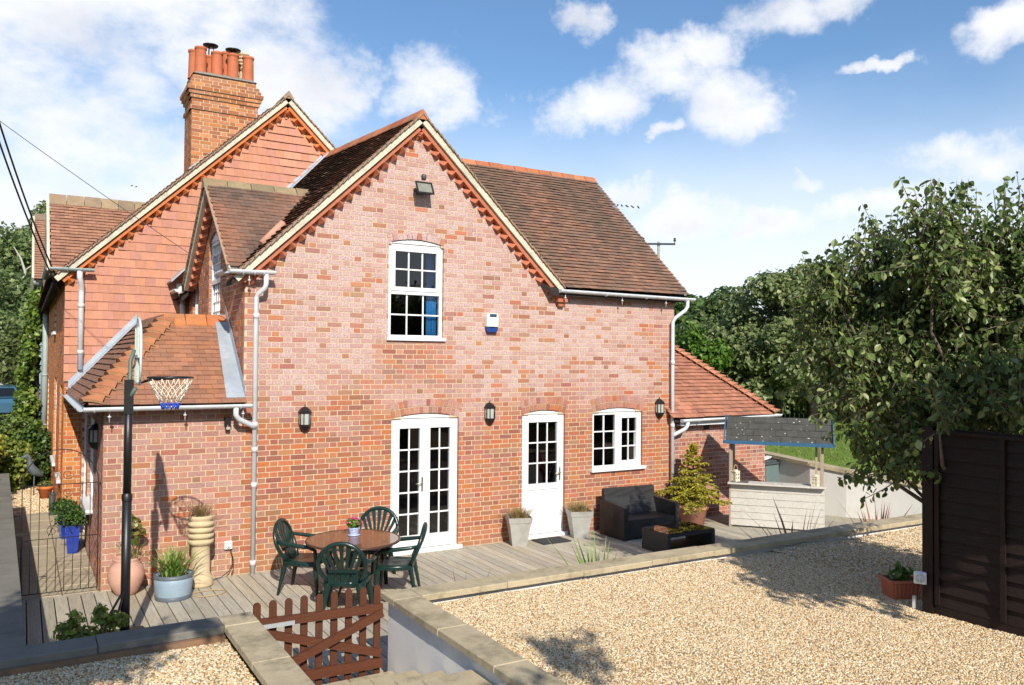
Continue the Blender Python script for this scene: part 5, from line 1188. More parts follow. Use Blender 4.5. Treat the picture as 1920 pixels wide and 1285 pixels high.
g = G(); g.tube([(.02, -.05, -.06), (.05, -.05, -.15), (.05, -.06, -.26), (.0, -.08, -.34), (-.10, -.12, -.395), (-.25, -.20, -.402)], .006, 6); g.tube([(.03, -.05, -.06), (.065, -.05, -.2), (.06, -.07, -.33), (.03, -.09, -.395)], .005, 6); g.build('cable', M['black'], t)

# ---- pots and planters beside the lean-to
M['pinkpot'] = mat('pale_pink_glaze', (.58, .33, .25), rough=.45, var=.12, scale=6, bump=.1, stain=(.62, .42, .30), stain_amt=.5, stain_scale=3)
t = empty('pink_urn', (2.53, -.30, 0), 0, 'round pale pink pot with a leggy plant at the lean-to corner', 'plant pot')
g = G(); g.lathe([(0, 0), (.10, 0), (.13, .03), (.20, .16), (.215, .26), (.19, .35), (.15, .40), (.155, .43), (.165, .45), (.15, .455), (.135, .43), (0, .40)], seg=28); g.build('pot', M['pinkpot'], t)
g = G(); g.lathe([(0, .415), (.137, .41)], seg=20); g.build('soil', M['soil'], t)
stems = [[(0, 0, .40), (.03, .02, .58), (.02, .06, .75), (.05, .08, .93)], [(.02, 0, .40), (.08, .0, .56), (.10, .03, .72), (.09, .05, .86)], [(-.03, 0, .4), (-.02, -.02, .5), (.0, -.03, .6)], [(.03, .03, .4), (.13, .05, .58), (.17, .06, .74)]]
g = G()
for s_ in stems: g.tube(s_, .005, 5)
g.build('stem', M['bark'], t)
leafcloud('foliage', [(.05, .07, .90), (.09, .05, .83), (.0, -.03, .60), (.17, .06, .74), (.03, .05, .74), (.11, .02, .66)], [(.09, .08, .08), (.09, .08, .09), (.05, .05, .05), (.07, .06, .08), (.08, .06, .08), (.06, .05, .06)], 110, .085, [(.16, .22, .04), (.22, .20, .05), (.13, .18, .03), (.24, .14, .06)], t, seed=3, shell=.1, aspect=.8)
pts_ = np.stack([nrs.uniform(.02, .14, 40), nrs.uniform(-.1, .1, 40), np.full(40, .42)], 1); blades('dry_grass', pts_, .30, .003, [(.45, .40, .20), (.35, .30, .14), (.2, .26, .06)], 1.4, t, seed=11)
M['tub'] = mat('blue_grey_tub', (.26, .35, .43), rough=.5, var=.1, scale=5, bump=.08, stain=(.34, .42, .48), stain_amt=.4); M['tubband'] = mat('slate_band', (.10, .12, .145), rough=.5, var=.1, bump=.05)
t = empty('half_barrel_tub', (3.01, -.74, 0), 0, 'blue grey half barrel tub with spiky green leaves', 'plant pot')
g = G(); g.lathe([(0, 0), (.195, 0), (.205, .04), (.222, .20), (.218, .29), (.20, .295), (.19, .26), (0, .26)], seg=32); g.build('tub', M['tub'], t)
for z0, z1, r0, r1 in ((.0, .05, .199, .210), (.26, .30, .222, .222)): g = G(); g.lathe([(r0+.004, z0), (r1+.005, z1), (r1-.015, z1+.004)], seg=32); g.build('band', M['tubband'], t)
g = G(); g.lathe([(0, .268), (.19, .262)], seg=20); g.build('soil', M['soil'], t)
rs = np.random.RandomState(2); th = rs.uniform(0, 6.28, 150); rr = rs.uniform(0, .15, 150); pts_ = np.stack([rr*np.cos(th), rr*np.sin(th), np.full(150, .27)], 1)
blades('leaf_blades', pts_, .36, .008, [(.16, .28, .04), (.24, .34, .06), (.10, .20, .03), (.33, .38, .12)], .8, t, bend=.9, seed=6)
t = empty('chimney_pot_planter', (3.395, -.33, 0), 0, 'tall cream louvred chimney pot planted with dry grass', 'plant pot')
prof = [(0, 0), (.155, 0), (.16, .03), (.15, .12), (.118, .16), (.112, .50), (.118, .53)]
for k in range(4): prof += [(.158, .55+k*.075), (.160, .59+k*.075), (.128, .598+k*.075), (.128, .615+k*.075)]
g = G(); g.lathe(prof + [(.15, .86), (.14, .90), (.12, .90), (.11, .84), (0, .84)], seg=28); g.build('pot', M['cream'], t)
th = nrs.uniform(0, 6.28, 260); rr = nrs.uniform(0, .09, 260); blades('dry_grass', np.stack([rr*np.cos(th), rr*np.sin(th), np.full(260, .85)], 1), .22, .003, [(.40, .29, .13), (.32, .22, .09), (.48, .37, .19), (.25, .18, .08)], .9, t, bend=.6, seed=8)
t = empty('coiled_hose', (3.42, -.78, .004), 0, 'faded loop of hose lying on the deck by the chimney pot', 'hose')
g = G(); g.tube([(.20*math.cos(a)*(1+.04*math.sin(3*a)), .13*math.sin(a), .006) for a in np.linspace(0, 2*math.pi, 33)[:-1]], .007, 6, closed=True); g.build('loop', mat('tan_hose', (.42, .30, .15), rough=.6), t)
M['blueglaze'] = mat('cobalt_glaze', (.012, .045, .36), rough=.15, var=.25, scale=10, bump=.05, spec=.6, coat=.4)
for i, (x, y, s_, lab) in enumerate(((2.07, 2.42, 1.0, 'nearer glazed blue pot with a green shrub on the side path'), (2.02, 3.6, .95, 'farther glazed blue pot with a green shrub on the side path'))):
    t = empty('blue_pot', (x, y, 0), .2*i, lab, 'plant pot', 'glazed blue pots on the path'); t.scale = (s_*.88, s_*.88, s_*.92)
    g = G(); g.lathe([(0, 0), (.105, 0), (.155, .42), (.165, .43), (.165, .455), (.14, .455), (.13, .40), (0, .40)], seg=4, smooth=False, ang=math.pi/4); g.build('pot', M['blueglaze'], t)
    leafcloud('foliage', [(0, 0, .58), (-.1, .05, .55), (.08, -.05, .56), (0, .08, .62)], [(.22, .22, .13)]*4, 1000, .055, [(.05, .12, .02), (.08, .17, .03), (.035, .08, .015), (.12, .20, .04)], t, seed=20+i, shell=.3)
t = empty('terracotta_pot', (1.84, 8.1, -.02), 0, 'small terracotta pot of mossy plant far along the side path', 'plant pot'); t.scale = (.72, .72, .72); g = G(); g.lathe([(0, 0), (.12, 0), (.19, .28), (.215, .29), (.215, .36), (.18, .36), (0, .33)], seg=18); g.build('pot', M['terra'], t)
leafcloud('foliage', [(0, 0, .40)], [(.2, .2, .12)], 500, .06, [(.20, .22, .06), (.14, .18, .04)], t, seed=31, shell=.2)
t = empty('bird_ornament', (1.64, 8.7, .28), .3, 'grey bird ornament standing among shrubs beyond the gate', 'ornament')
g = G(); g.tube([(0, 0, -.30), (0, 0, .12)], .012, 6); g.tube([(.20, 0, .08), (.12, 0, .13), (.0, 0, .20), (-.07, 0, .30), (-.09, 0, .42), (-.10, 0, .50), (-.14, 0, .54), (-.22, 0, .52), (-.28, 0, .50)], [.01, .06, .10, .085, .05, .045, .05, .025, .006], 10); g.build('body', mat('grey_lead', (.10, .12, .13), rough=.7), t)
t = empty('path_bollard', (1.90, 5.9, 0), 0, 'short dark cylinder post standing in the path gravel', 'post'); g = G(); g.lathe([(.055, -.03), (.055, .40), (.045, .42), (0, .422)], seg=14); g.build('post_body', mat('dark_grey_plastic', (.05, .065, .065), rough=.6), t)

# ---- zinc planters and mat at the back door
M['zinc'] = mat('weathered_zinc', (.42, .41, .38), rough=.55, var=.14, scale=5, bump=.12, metal=.2, stain=(.27, .26, .23), stain_amt=.5, stain_scale=4)
for i, (x, y, lab) in enumerate(((8.19, -.30, 'tapered square zinc planter of dry grass left of the back door'), (9.36, -.31, 'tapered square zinc planter of dry grass right of the back door'))):
    t = empty('zinc_planter', (x, y, 0), R(-20), lab, 'planter', 'zinc planters flanking the door')
    g = G(); q4 = math.sqrt(2); g.lathe([(0, 0), (.115*q4, 0), (.17*q4, .36), (.18*q4, .365), (.192*q4, .45), (.18*q4, .45), (.17*q4, .40), (0, .40)], seg=4, smooth=False, ang=math.pi/4); g.build('pot', M['zinc'], t)
    th = np.random.RandomState(40+i).uniform(0, 6.28, 420); rr = np.random.RandomState(50+i).uniform(0, .15, 420); blades('dry_grass', np.stack([rr*np.cos(th), rr*np.sin(th), np.full(420, .40)], 1), .21, .003, [(.42, .30, .12), (.34, .24, .09), (.50, .39, .19), (.24, .20, .08)], 1.1, t, bend=.7, seed=60+i)
t = empty('door_mat', (8.79, -.34, .002), 0, 'dark grey doormat in front of the back door', 'mat'); g = G(); g.cbox(-.27, .27, -.19, .19, 0, .016, .006); g.build('pile', mat('dark_coir', (.035, .036, .036), rough=1, var=.3, scale=60, bump=.8, bscale=160), t)
# ---- rattan sofa and coffee table
def weave(name, base):
    Mx = mat(name, base, rough=.45, var=.15, scale=14, fine=120, fvar=.2, bump=0, spec=.45); N, L = Mx.node_tree.nodes, Mx.node_tree.links
    g_ = N.new('ShaderNodeNewGeometry'); h = None
    for ax in range(3):
        w = N.new('ShaderNodeTexWave'); w.bands_direction = 'XYZ'[ax]; w.inputs['Scale'].default_value = 22; w.inputs['Distortion'].default_value = .4; L.new(g_.outputs['Position'], w.inputs['Vector'])
        if h is None: h = w.outputs['Fac']
        else:
            m_ = N.new('ShaderNodeMath'); m_.operation = 'MULTIPLY'; L.new(h, m_.inputs[0]); L.new(w.outputs['Fac'], m_.inputs[1]); h = m_.outputs[0]
    b = N.new('ShaderNodeBump'); b.inputs['Strength'].default_value = .7; b.inputs['Distance'].default_value = .006; L.new(h, b.inputs['Height']); L.new(b.outputs[0], N['Principled BSDF'].inputs['Normal']); return Mx
M['rattan'] = weave('black_rattan', (.024, .023, .023))
t = empty('rattan_sofa', (10.39, -.60, 0), R(-2), 'black woven rattan two seat sofa under the kitchen window', 'sofa')
for sg in (-1, 1):
    x0, x1 = sorted((sg*.575, sg*.49)); g = G(); V = []; P_ = [(-.36, 0), (-.36, .53), (-.30, .545), (-.1, .56), (.12, .57), (.30, .575), (.33, .56), (.33, 0)]
    g.prism([(x0, y, z) for y, z in P_], (x1-x0, 0, 0)); g.build('arm', M['rattan'], t)
g = G(); g.cbox(-.489, .489, -.345, .26, .03, .33, .012); g.build('seat', M['rattan'], t)
g = G(); P_ = [(.15, .33), (.25, .60), (.27, .745), (.285, .76), (.33, .76), (.34, .70), (.33, .30), (.26, .28)]; g.prism([(-.53, y, z) for y, z in P_], (1.06, 0, 0)); g.build('backrest', M['rattan'], t)
t = empty('coffee_table', (10.24, -1.74, 0), 0, 'low black rattan coffee table with dark glass top before the sofa', 'table')
for sg in (-1, 1):
    x0, x1 = sorted((sg*.485, sg*.425)); g = G(); g.cbox(x0, x1, -.31, .31, 0, .315, .01); g.build('side_panel', M['rattan'], t)
g = G(); g.box(-.424, .424, -.295, .295, .03, .065); g.build('shelf', M['rattan'], t); g = G(); ringbox(Fr((0, 0, 0), (1, 0, 0), (0, 0, 1)), g, 0, 0, 0, 0, 0, 0, 0) if False else g.box(-.424, .424, -.30, -.25, .265, .312); g.box(-.424, .424, .25, .30, .265, .312); g.build('rail', M['rattan'], t)
g = G(); g.cbox(-.475, .475, -.30, .30, .318, .326, .002); g.build('glass_top', M['darkglass'], t)
# ---- golden conifer in a terracotta pot
t = empty('potted_conifer', (11.72, -.48, 0), 0, 'golden yellow conifer in a terracotta pot in the corner by the extension', 'potted tree')
g = G(); g.lathe([(0, 0), (.19, 0), (.255, .30), (.285, .31), (.285, .36), (.25, .36), (0, .33)], seg=24); g.build('pot', mat('pink_terracotta', (.52, .24, .17), rough=.8, var=.18, scale=7, bump=.2, stain=(.62, .42, .34), stain_amt=.5), t)
g = G(); g.tube([(0, 0, .30), (.01, 0, .8), (0, 0, 1.44)], [.03, .02, .004], 8); rs = np.random.RandomState(77); P_, N_, T_ = [], [], []
for lv in range(10):
    f = lv/9; z0 = .46 + .90*f; Lb = .62*(1-f)**1.1 + .04; nb = int(12 - 6*f)
    for k in range(nb):
        a = 2*math.pi*(k+rs.rand()*.8)/nb + lv*1.7; ln = Lb*rs.uniform(.6, 1.2); drp = .16*(1-f)*rs.uniform(.5, 1.3); zj = rs.normal()*.02
        pts_ = [Vector((math.cos(a)*ln*q, math.sin(a)*ln*q*.92, z0 + zj - drp*q*q*1.1 + .10*q)) for q in (0, .35, .7, 1.0)]; g.tube(pts_, [.008, .006, .004, .002], 5)
        d = Vector((math.cos(a), math.sin(a), 0)); sdv = Vector((-d.y, d.x, 0)); nt = max(3, int(4+ln*19))
        for j in range(nt):
            q = (j+.6)/nt; q = .12+.88*q; pp = pts_[0].lerp(pts_[1], q/.35) if q < .35 else (pts_[1].lerp(pts_[2], (q-.35)/.35) if q < .7 else pts_[2].lerp(pts_[3], (q-.7)/.3))
            sg = 1 if j % 2 else -1; tw = (sdv*sg*1.0 + d*.7 + Vector((0, 0, -.25+rs.normal()*.15))).normalized(); tl = (.05+.13*(1.1-q)*min(1, ln*2))*rs.uniform(.7, 1.3)
            for e_ in range(int(12+tl*90)):
                fq = rs.rand(); th = rs.uniform(0, 6.28); rad = Vector((math.cos(th)*.6, math.sin(th)*.6, .5*rs.normal())); P_.append(pp + tw*tl*fq); T_.append(tw*.9 + rad*.55); N_.append((rs.normal()*.5, rs.normal()*.5, 1.0))
g.build('trunk', M['bark'], t)
leaves_at('foliage', np.array([list(v) for v in P_]), np.array(N_), .058, [(.56, .48, .05), (.48, .44, .06), (.62, .52, .07), (.36, .37, .06), (.40, .34, .04), (.25, .29, .06)], t, 'needle', rs, .34, .2, np.array([list(v) for v in T_]))
# ---- children's garden bar
t = empty('garden_bar', (12.23, -.86, 0), math.atan2(-.766, .643), 'small timber garden bar with felt pitched roof and blue edging', 'garden bar')
Lb = 1.59; Db = .62
for k in range(6):
    z0 = .03+k*.121; g = G(); g.cbox(.0, Lb, 0, .02, z0, z0+.1165, .003) if False else g.obox((Lb/2, .012+rnd.uniform(-.001, .001), z0+.058), (Lb/2, 0, 0), (0, .010, 0), (0, 0, .0565)); g.build('front_board', M['barwood'], t)
for k in range(6):
    z0 = .03+k*.121; g = G(); g.obox((.012, .32, z0+.058), (.010, 0, 0), (0, .29, 0), (0, 0, .058)); g.build('side_board', M['postwood'], t)
for x in (.035, Lb-.035):
    for y in (.045, Db): g = G(); g.box(x-.022, x+.022, y-.022, y+.022, 0, 1.50 if y < .3 else 1.5); g.build('post', M['postwood'], t)
g = G(); g.box(Lb-.15, Lb-.115, .10, .135, .80, 1.5); g.build('post', M['postwood'], t); g = G(); g.box(.0, .03, -.0, .10, .0, 1.5); g.build('post', M['postwood'], t)
g = G(); g.cbox(-.02, Lb+.02, -.11, .24, .765, .79, .004); g.build('counter_top', M['barwood'], t)
rz_, ry = 1.93, .36
M['felt'] = mat('mineral_felt', (.075, .074, .066), rough=.95, var=.2, scale=5, fine=220, fvar=.3, bump=.5, bscale=200, spec=.1, stain=(.10, .095, .085), stain_amt=.5, stain_scale=5)
for sg in (-1, 1):
    a = Vector((-.06, ry+sg*.46, 1.515)); b = Vector((-.06, ry, rz_)); g = G(); g.prism([a, a+Vector((Lb+.20, 0, 0)), b+Vector((Lb+.20, 0, 0)), b], (0, 0, -.03)); rp = g.build('roof', M['felt'], t)
    if sg < 0:
        for r_ in range(4):
            for c_ in range(9):
                f0, f1 = r_/4, (r_+1)/4; x0 = -.058 + (Lb+.196)*(c_ + (.5 if r_ % 2 else 0))/9.5; x1 = x0+(Lb+.196)/9.5-.010; p0 = a.lerp(b, f0); p1 = a.lerp(b, f1-.006); nn = Vector((0, -(rz_-1.515), .46)).normalized()*(.006+.004*((c_*7+r_*3) % 3))
                g = G(); g.prism([Vector((x0, p0.y, p0.z))+nn, Vector((min(x1, Lb+.13), p0.y, p0.z))+nn, Vector((min(x1, Lb+.13), p1.y, p1.z))+nn*.5, Vector((x0, p1.y, p1.z))+nn*.5], -nn*.8); g.build('felt_shingle', M['felt'], rp)
        nn = Vector((0, -(rz_-1.515), .46)).normalized(); g = G()
        for k in range(34):
            f = rnd.random()**1.3; p0 = a.lerp(b, .03+.92*f); cx = rnd.uniform(-.0, Lb+.08); r0 = rnd.uniform(.005, .016)
            c = Vector((cx, p0.y, p0.z)) + nn*.013; sl = (b-a).normalized(); V = [c + Vector((math.cos(q)*r0*rnd.uniform(.7, 1.6), 0, 0)) + sl*math.sin(q)*r0*rnd.uniform(.5, 1.0) for q in np.linspace(0, 2*math.pi, 8)[:-1]]; g.add(V, [tuple(range(7))])
        g.build('lichen', mat('pale_lichen', (.46, .45, .39), rough=1, var=.2, scale=40, bump=.5), rp)
M['bluepaint'] = mat('blue_paint', (.03, .105, .20), rough=.6, var=.15, scale=6, bump=.1)
g = G(); g.box(-.075, Lb+.155, ry-.485, ry-.462, 1.475, 1.535); g.build('fascia', M['bluepaint'], t)
for x in (-.085, Lb+.145):
    for sg in (-1, 1): g = G(); g.bar((x, ry+sg*.475, 1.505), (x, ry, rz_+.012), .02, .065); g.build('bargeboard', M['bluepaint'], t)
def w2(x, y, z=0):
    rz = math.atan2(-.766, .643); return (12.23 + x*math.cos(rz) - y*math.sin(rz), -.86 + x*math.sin(rz) + y*math.cos(rz), z)
def make_candle():
    r = empty('candle_lantern'); Mw = M['cream_wood'] = mat('cream_painted_tin', (.70, .62, .47), rough=.5, var=.1, bump=0)
    g = G()
    for x in (-.045, .045):
        for y in (-.045, .045): g.box(x-.007, x+.007, y-.007, y+.007, 0, .17)
    g.box(-.055, .055, -.055, .055, 0, .012); g.build('frame', Mw, r)
    for a in range(4):
        g = G(); rot = Matrix.Rotation(a*math.pi/2, 4, 'Z')
        for i in range(3):
            for j in range(5):
                if (i, j) in ((0, 1), (2, 1), (0, 3), (2, 3)): continue
                c = rot @ Vector((-.026+i*.026, -.044, .03+j*.03)); e1 = rot @ Vector((.0125, 0, 0)); e2 = rot @ Vector((0, .003, 0)); g.obox(c, e1, e2, (0, 0, .0145))
        g.build('side_panel', Mw, r)
    g = G(); g.cbox(-.058, .058, -.058, .058, .17, .185); g.cbox(-.03, .03, -.03, .03, .185, .205); g.build('lid', Mw, r)
    g = G(); g.tube([(.05*math.cos(a), 0, .185+.105*math.sin(a)) for a in np.linspace(0, math.pi, 13)], .005, 6); g.build('handle', mat('pale_cane', (.60, .40, .24), rough=.6), r)
    return r
pc = make_candle(); pc.location = w2(.11, .03, .802); tag(pc, 'cream candle lantern on the slate at the left end of the bar', 'lantern', 'cream lanterns on the bar')
c2 = copy_tree(pc); c2.location = w2(Lb-.15, -.02, .792); c2.rotation_euler = (0, 0, .3); tag(c2, 'cream candle lantern at the right end of the bar counter', 'lantern', 'cream lanterns on the bar')
s_ = empty('slate_board', w2(.17, .05, .7915), math.atan2(-.766, .643), 'dark slate board on the left end of the bar counter', 'board'); g = G(); g.cbox(-.14, .16, -.11, .14, 0, .009, .002); g.build('slate', mat('slate_grey', (.07, .085, .10), rough=.4, var=.15), s_)
for k, (x, lab) in enumerate(((.58, 'left of three white paper scraps on the bar counter'), (.78, 'middle of three white paper scraps on the bar counter'), (.93, 'right of three white paper scraps on the bar counter'))):
    s_ = empty('paper_scrap', w2(x, .02-.01*k, .7925), .4*k, lab, 'paper', 'white papers on the bar counter'); g = G(); g.add([(-.045, -.03, 0), (.045, -.025, .006), (.04, .03, .0), (-.04, .03, .008), (-.045, -.03, -.001), (.045, -.025, .005), (.04, .03, -.001), (-.04, .03, .007)], [(0, 1, 2, 3), (7, 6, 5, 4), (0, 4, 5, 1), (1, 5, 6, 2), (2, 6, 7, 3), (3, 7, 4, 0)]); g.build('sheet', M['pvc'], s_)
# ---- wheelie bin
t = empty('wheelie_bin', (14.40, .38, 0), R(8), 'grey wheelie bin with a littered lid beyond the extension corner', 'bin'); Mb = mat('grey_green_plastic', (.14, .19, .19), rough=.5, var=.1, bump=.05)
g = G(); V = [(-.19, -.22, 0), (.19, -.22, 0), (.19, .22, 0), (-.19, .22, 0), (-.26, -.28, .86), (.26, -.28, .86), (.26, .28, .86), (-.26, .28, .86)]; g.add(V, [(3, 2, 1, 0), (0, 1, 5, 4), (1, 2, 6, 5), (2, 3, 7, 6), (3, 0, 4, 7)]); g.build('body', Mb, t)
g = G(); g.cbox(-.285, .285, -.31, .30, .865, .90, .02); g.cbox(-.24, .24, -.25, .25, .901, .93, .02); g.tube([(-.2, .31, .88), (.2, .31, .88)], .016, 8); g.build('lid', mat('dark_grey_lid', (.06, .075, .075), rough=.4), t)
g = G(); rs = np.random.RandomState(3)
for k in range(5): c = Vector((rs.uniform(-.15, .2), rs.uniform(-.2, .1), .945+.01*k)); g.obox(c, Vector((.07, .03*rs.normal(), .01)), Vector((-.02, .05, .005)), Vector((0, 0, .006)))
g.build('litter', M['pvc'], t); g = G(); g.lathe([(0, 0), (.06, .01), (.075, .05), (.05, .09), (0, .10)], (-.12, .05, .93), 10); g.build('bag', mat('brown_bag', (.12, .07, .04), rough=.6), t)
for y_ in (-1, 1): g = G(); g.tube([(y_*.17-.02, .24, .09), (y_*.17+.02, .24, .09)], .09, 16); g.build('wheel', M['black'], t)

# ---- dark lap panel fence on the right
t = empty('panel_fence', (8.42, -7.085, .64), 0, 'dark brown overlapping board fence panel at the right edge of the terrace', 'fence')
g = G(); g.box(-.05, .05, -.01, .09, -.15, 1.72); g.build('post', M['fencepost'], t); g = G(); g.box(-.05, .05, -1.98, -1.88, -.15, 1.72); g.build('post', M['fencepost'], t)
g = G(); g.box(-.03, .03, -1.88, -.012, -.02, .15); g.build('gravel_board', M['fencewood'], t)
zz = .155; k = 0
while zz < 1.66:
    jt = rnd.uniform(-.006, .006); g = G(); V = [(-.034, -1.875, zz-.012), (-.034, -.015, zz-.012+jt), (-.006, -.015, zz+.135+jt), (-.006, -1.875, zz+.135)]
    g.prism(V, (.010, 0, 0)); g.build('lap_board', M['fencewood'], t); zz += .118; k += 1
for y in (-.05, -.62, -1.24, -1.84):
    g = G(); g.box(-.056, -.036, y-.020, y+.020, .155, 1.66); g.box(.0, .022, y-.022, y+.022, .155, 1.66); g.build('batten', M['fencepost'], t)
g = G(); g.box(-.055, .03, -1.88, -.012, 1.66, 1.69); g.build('cap_rail', M['fencepost'], t)
t = empty('panel_fence', (8.40, -9.065, .64), 0, 'second dark brown fence panel continuing toward the camera', 'fence')
g = G(); g.box(-.03, .03, -1.88, -.012, -.02, .15); g.build('gravel_board', M['fencewood'], t); g = G(); g.box(-.05, .05, -1.98, -1.88, -.15, 1.72); g.build('post', M['fencepost'], t)
for k in range(13): g = G(); zz = .155+k*.118; g.prism([(-.028, -1.875, zz-.012), (-.028, -.015, zz-.012), (-.014, -.015, zz+.135), (-.014, -1.875, zz+.135)], (.012, 0, 0)); g.build('lap_board', M['fencewood'], t)
socket((8.36, -6.985, 1.005), -math.pi/2+.5, 'white outdoor socket on the dark fence post')
t = empty('trough_planter', (8.62, -6.62, .69), R(-25), 'ribbed terracotta plastic trough at the foot of the fence post', 'planter')
g = G(); V = [(-.13, -.09, 0), (.13, -.09, 0), (.13, .09, 0), (-.13, .09, 0), (-.15, -.11, .17), (.15, -.11, .17), (.15, .11, .17), (-.15, .11, .17)]; g.add(V, [(3, 2, 1, 0), (0, 1, 5, 4), (1, 2, 6, 5), (2, 3, 7, 6), (3, 0, 4, 7)]); g.box(-.165, .165, -.125, -.10, .165, .19); g.box(-.165, .165, .10, .125, .165, .19); g.box(-.165, -.14, -.10, .10, .165, .19); g.box(.14, .165, -.10, .10, .165, .19)
for k in range(7): x = -.11+k*.037; g.bar((x, -.094, .01), (x*1.12, -.114, .16), .014, .01)
g.build('trough', mat('terracotta_plastic', (.38, .115, .06), rough=.55, var=.08), t); g = G(); g.box(-.13, .13, -.09, .09, .13, .15); g.build('soil', M['soil'], t)
leafcloud('foliage', [(0, 0, .24)], [(.12, .08, .08)], 90, .07, [(.08, .16, .03), (.12, .22, .05)], t, seed=91, shell=.1)
t = empty('wooden_peg', (8.40, -6.90, .70), .3, 'short pale wooden peg beside the fence post', 'peg'); g = G(); g.cbox(-.016, .016, -.016, .016, 0, .11, .003); g.build('peg_body', M['barwood'], t)
# ================================================================== PLANTS AND BACKGROUND
def ray_pt(px, py, depth):
    """a point at this depth along the view axis; used once to lay out the crowns where they stand"""
    return CAM_POS + (_fw + _r2*((px-960)/1541.3) + _u2*((642.5-py)/1541.3))*depth
def spikes(name, loc, n, h, w, cols, label, lean=.7, seed=1, spread=.06):
    t = empty(name, loc, 0, label, 'plant'); rs = np.random.RandomState(seed); th = rs.uniform(0, 6.28, n); rr = rs.uniform(0, spread, n)
    dirs = np.stack([rs.uniform(0, 6.28, n), lean*rs.uniform(.15, 1.1, n)], 1)
    blades('sword_leaf', np.stack([rr*np.cos(th), rr*np.sin(th), np.zeros(n)], 1), h, w, cols, lean, t, bend=.5, seed=seed, dirs=dirs); return t
spikes('spiky_plant', (6.87, -4.16, 0), 34, .93, .020, [(.22, .33, .08), (.33, .42, .14), (.28, .36, .10)], 'green striped sword leaves poking above the coping before the back door', .55, 3)
spikes('spiky_plant', (5.22, -4.18, 0), 10, .80, .009, [(.16, .06, .04), (.12, .07, .05)], 'few dark red sprigs just above the coping near the gate', .45, 4)
spikes('spiky_plant', (10.1, -4.12, 0), 34, 1.02, .017, [(.26, .12, .06), (.33, .20, .10), (.20, .12, .06), (.30, .26, .12)], 'bronze sword leaves above the coping in front of the garden bar', .75, 5, .1)
spikes('spiky_plant', (11.72, -4.15, 0), 30, .95, .017, [(.30, .07, .05), (.24, .06, .05), (.33, .12, .08)], 'dark red sword leaves above the coping against the pale lawn wall', .55, 6)
t = empty('evergreen_shrub', (1.86, -4.12, 0), 0, 'small green leafy shrub behind the left coping at the basketball pole', 'shrub')
g = G()
for k in range(7): a = k*.9; g.tube([(0, 0, 0), (.05*math.cos(a), .04*math.sin(a), .4), (.2*math.cos(a), .1*math.sin(a), .82)], [.012, .008, .004], 5)
g.build('stem', M['bark'], t)
leafcloud('foliage', [(-.14, 0, .78), (-.08, .02, .86), (.09, .0, .84), (.10, .03, .90), (.20, 0, .80), (.26, .02, .78), (.0, 0, .70)], [(.09, .09, .08), (.07, .07, .06), (.06, .06, .08), (.05, .05, .05), (.08, .08, .07), (.06, .06, .05), (.22, .10, .10)], 720, .066, [(.24, .30, .05), (.32, .36, .08), (.16, .22, .04), (.38, .40, .11)], t, seed=70, shell=.15, aspect=.42, up=.7)

# ---- the broad-leaved tree at the fence: limbs, shoots, leaves along each shoot
def shoot_tree(name, label, base, blobs, nshoots, leaf, cols, seed, tops=(), group=None, upness=.75, lpm=36):
    t = empty(name, base, 0, label, 'tree', group); rs = np.random.RandomState(seed); base = Vector(base); gb = G(); P_, N_, T_ = [], [], []
    for k, (c, r) in enumerate(blobs):
        c = Vector(c)-base; m1 = Vector((c.x*.25, c.y*.25, c.z*.45)); gb.tube([Vector((0, 0, -.1)) + Vector((rs.normal()*.04, rs.normal()*.04, 0)), m1 + Vector((rs.normal()*.05, rs.normal()*.05, 0)), c*.8 + Vector((rs.normal()*.1, rs.normal()*.1, 0)), c + Vector((0, 0, r[2]*.5))], [.045, .03, .018, .007], 6)
    vol = np.array([r[0]*r[1]*r[2] for _, r in blobs])**.75; idx = rs.choice(len(blobs), nshoots, p=vol/vol.sum()); lst = []
    for i in idx:
        c, r = blobs[i]; d = rs.normal(size=3); d /= np.linalg.norm(d); q = Vector(c) - base + Vector((d[0]*r[0], d[1]*r[1], d[2]*r[2]))*(.25+.65*rs.rand())
        out = Vector((d[0], d[1], d[2]*.5)); dr_ = (out*(1-upness) + Vector((rs.normal()*.25, rs.normal()*.25, upness*1.2))).normalized()
        if rs.rand() < .25: dr_ = Vector((d[0], d[1], -.25)).normalized()
        lst.append((q, dr_, rs.uniform(.28, .62)))
    for p0, L in tops: lst.append((Vector(p0)-base, Vector((rs.normal()*.05, rs.normal()*.05, 1)).normalized(), L))
    for q, dr_, L in lst:
        side = dr_.cross(Vector((rs.normal(), rs.normal(), rs.normal()))).normalized(); mid = q + dr_*L*.5 + side*L*.05; end = q + dr_*L; gb.tube([q, mid, end], [.007, .005, .002], 4, cap=False)
        n = max(5, int(L*lpm)); ph = rs.rand()*6.28; a1 = dr_.orthogonal().normalized(); a2 = dr_.cross(a1)
        for k in range(n):
            f = (k+.5)/n; pp = q.lerp(mid, f*2) if f < .5 else mid.lerp(end, f*2-1); th = ph + k*2.4; o_ = a1*math.cos(th) + a2*math.sin(th)
            tip = (o_*.9 + dr_*.20 + Vector((0, 0, -.50+rs.normal()*.25))).normalized(); P_.append(pp + tip*leaf*.62); T_.append(tip); N_.append(o_*.75 + dr_*.3 + Vector((rs.normal()*.45, rs.normal()*.45, .5)))
    gb.build('trunk', M['bark'], t)
    leaves_at('crown', np.array([list(v) for v in P_]), np.array([list(v) for v in N_]), leaf, cols, t, 'leaf', rs, .62, .22, np.array([list(v) for v in T_])); return t
def B3(px, py, d, rx, ry): c = ray_pt(px, py, d + .45*math.sin(px*.37+py*.11)); r = .86*rx*d/1541; return (tuple(c), (r, r*.9, .86*ry*d/1541))
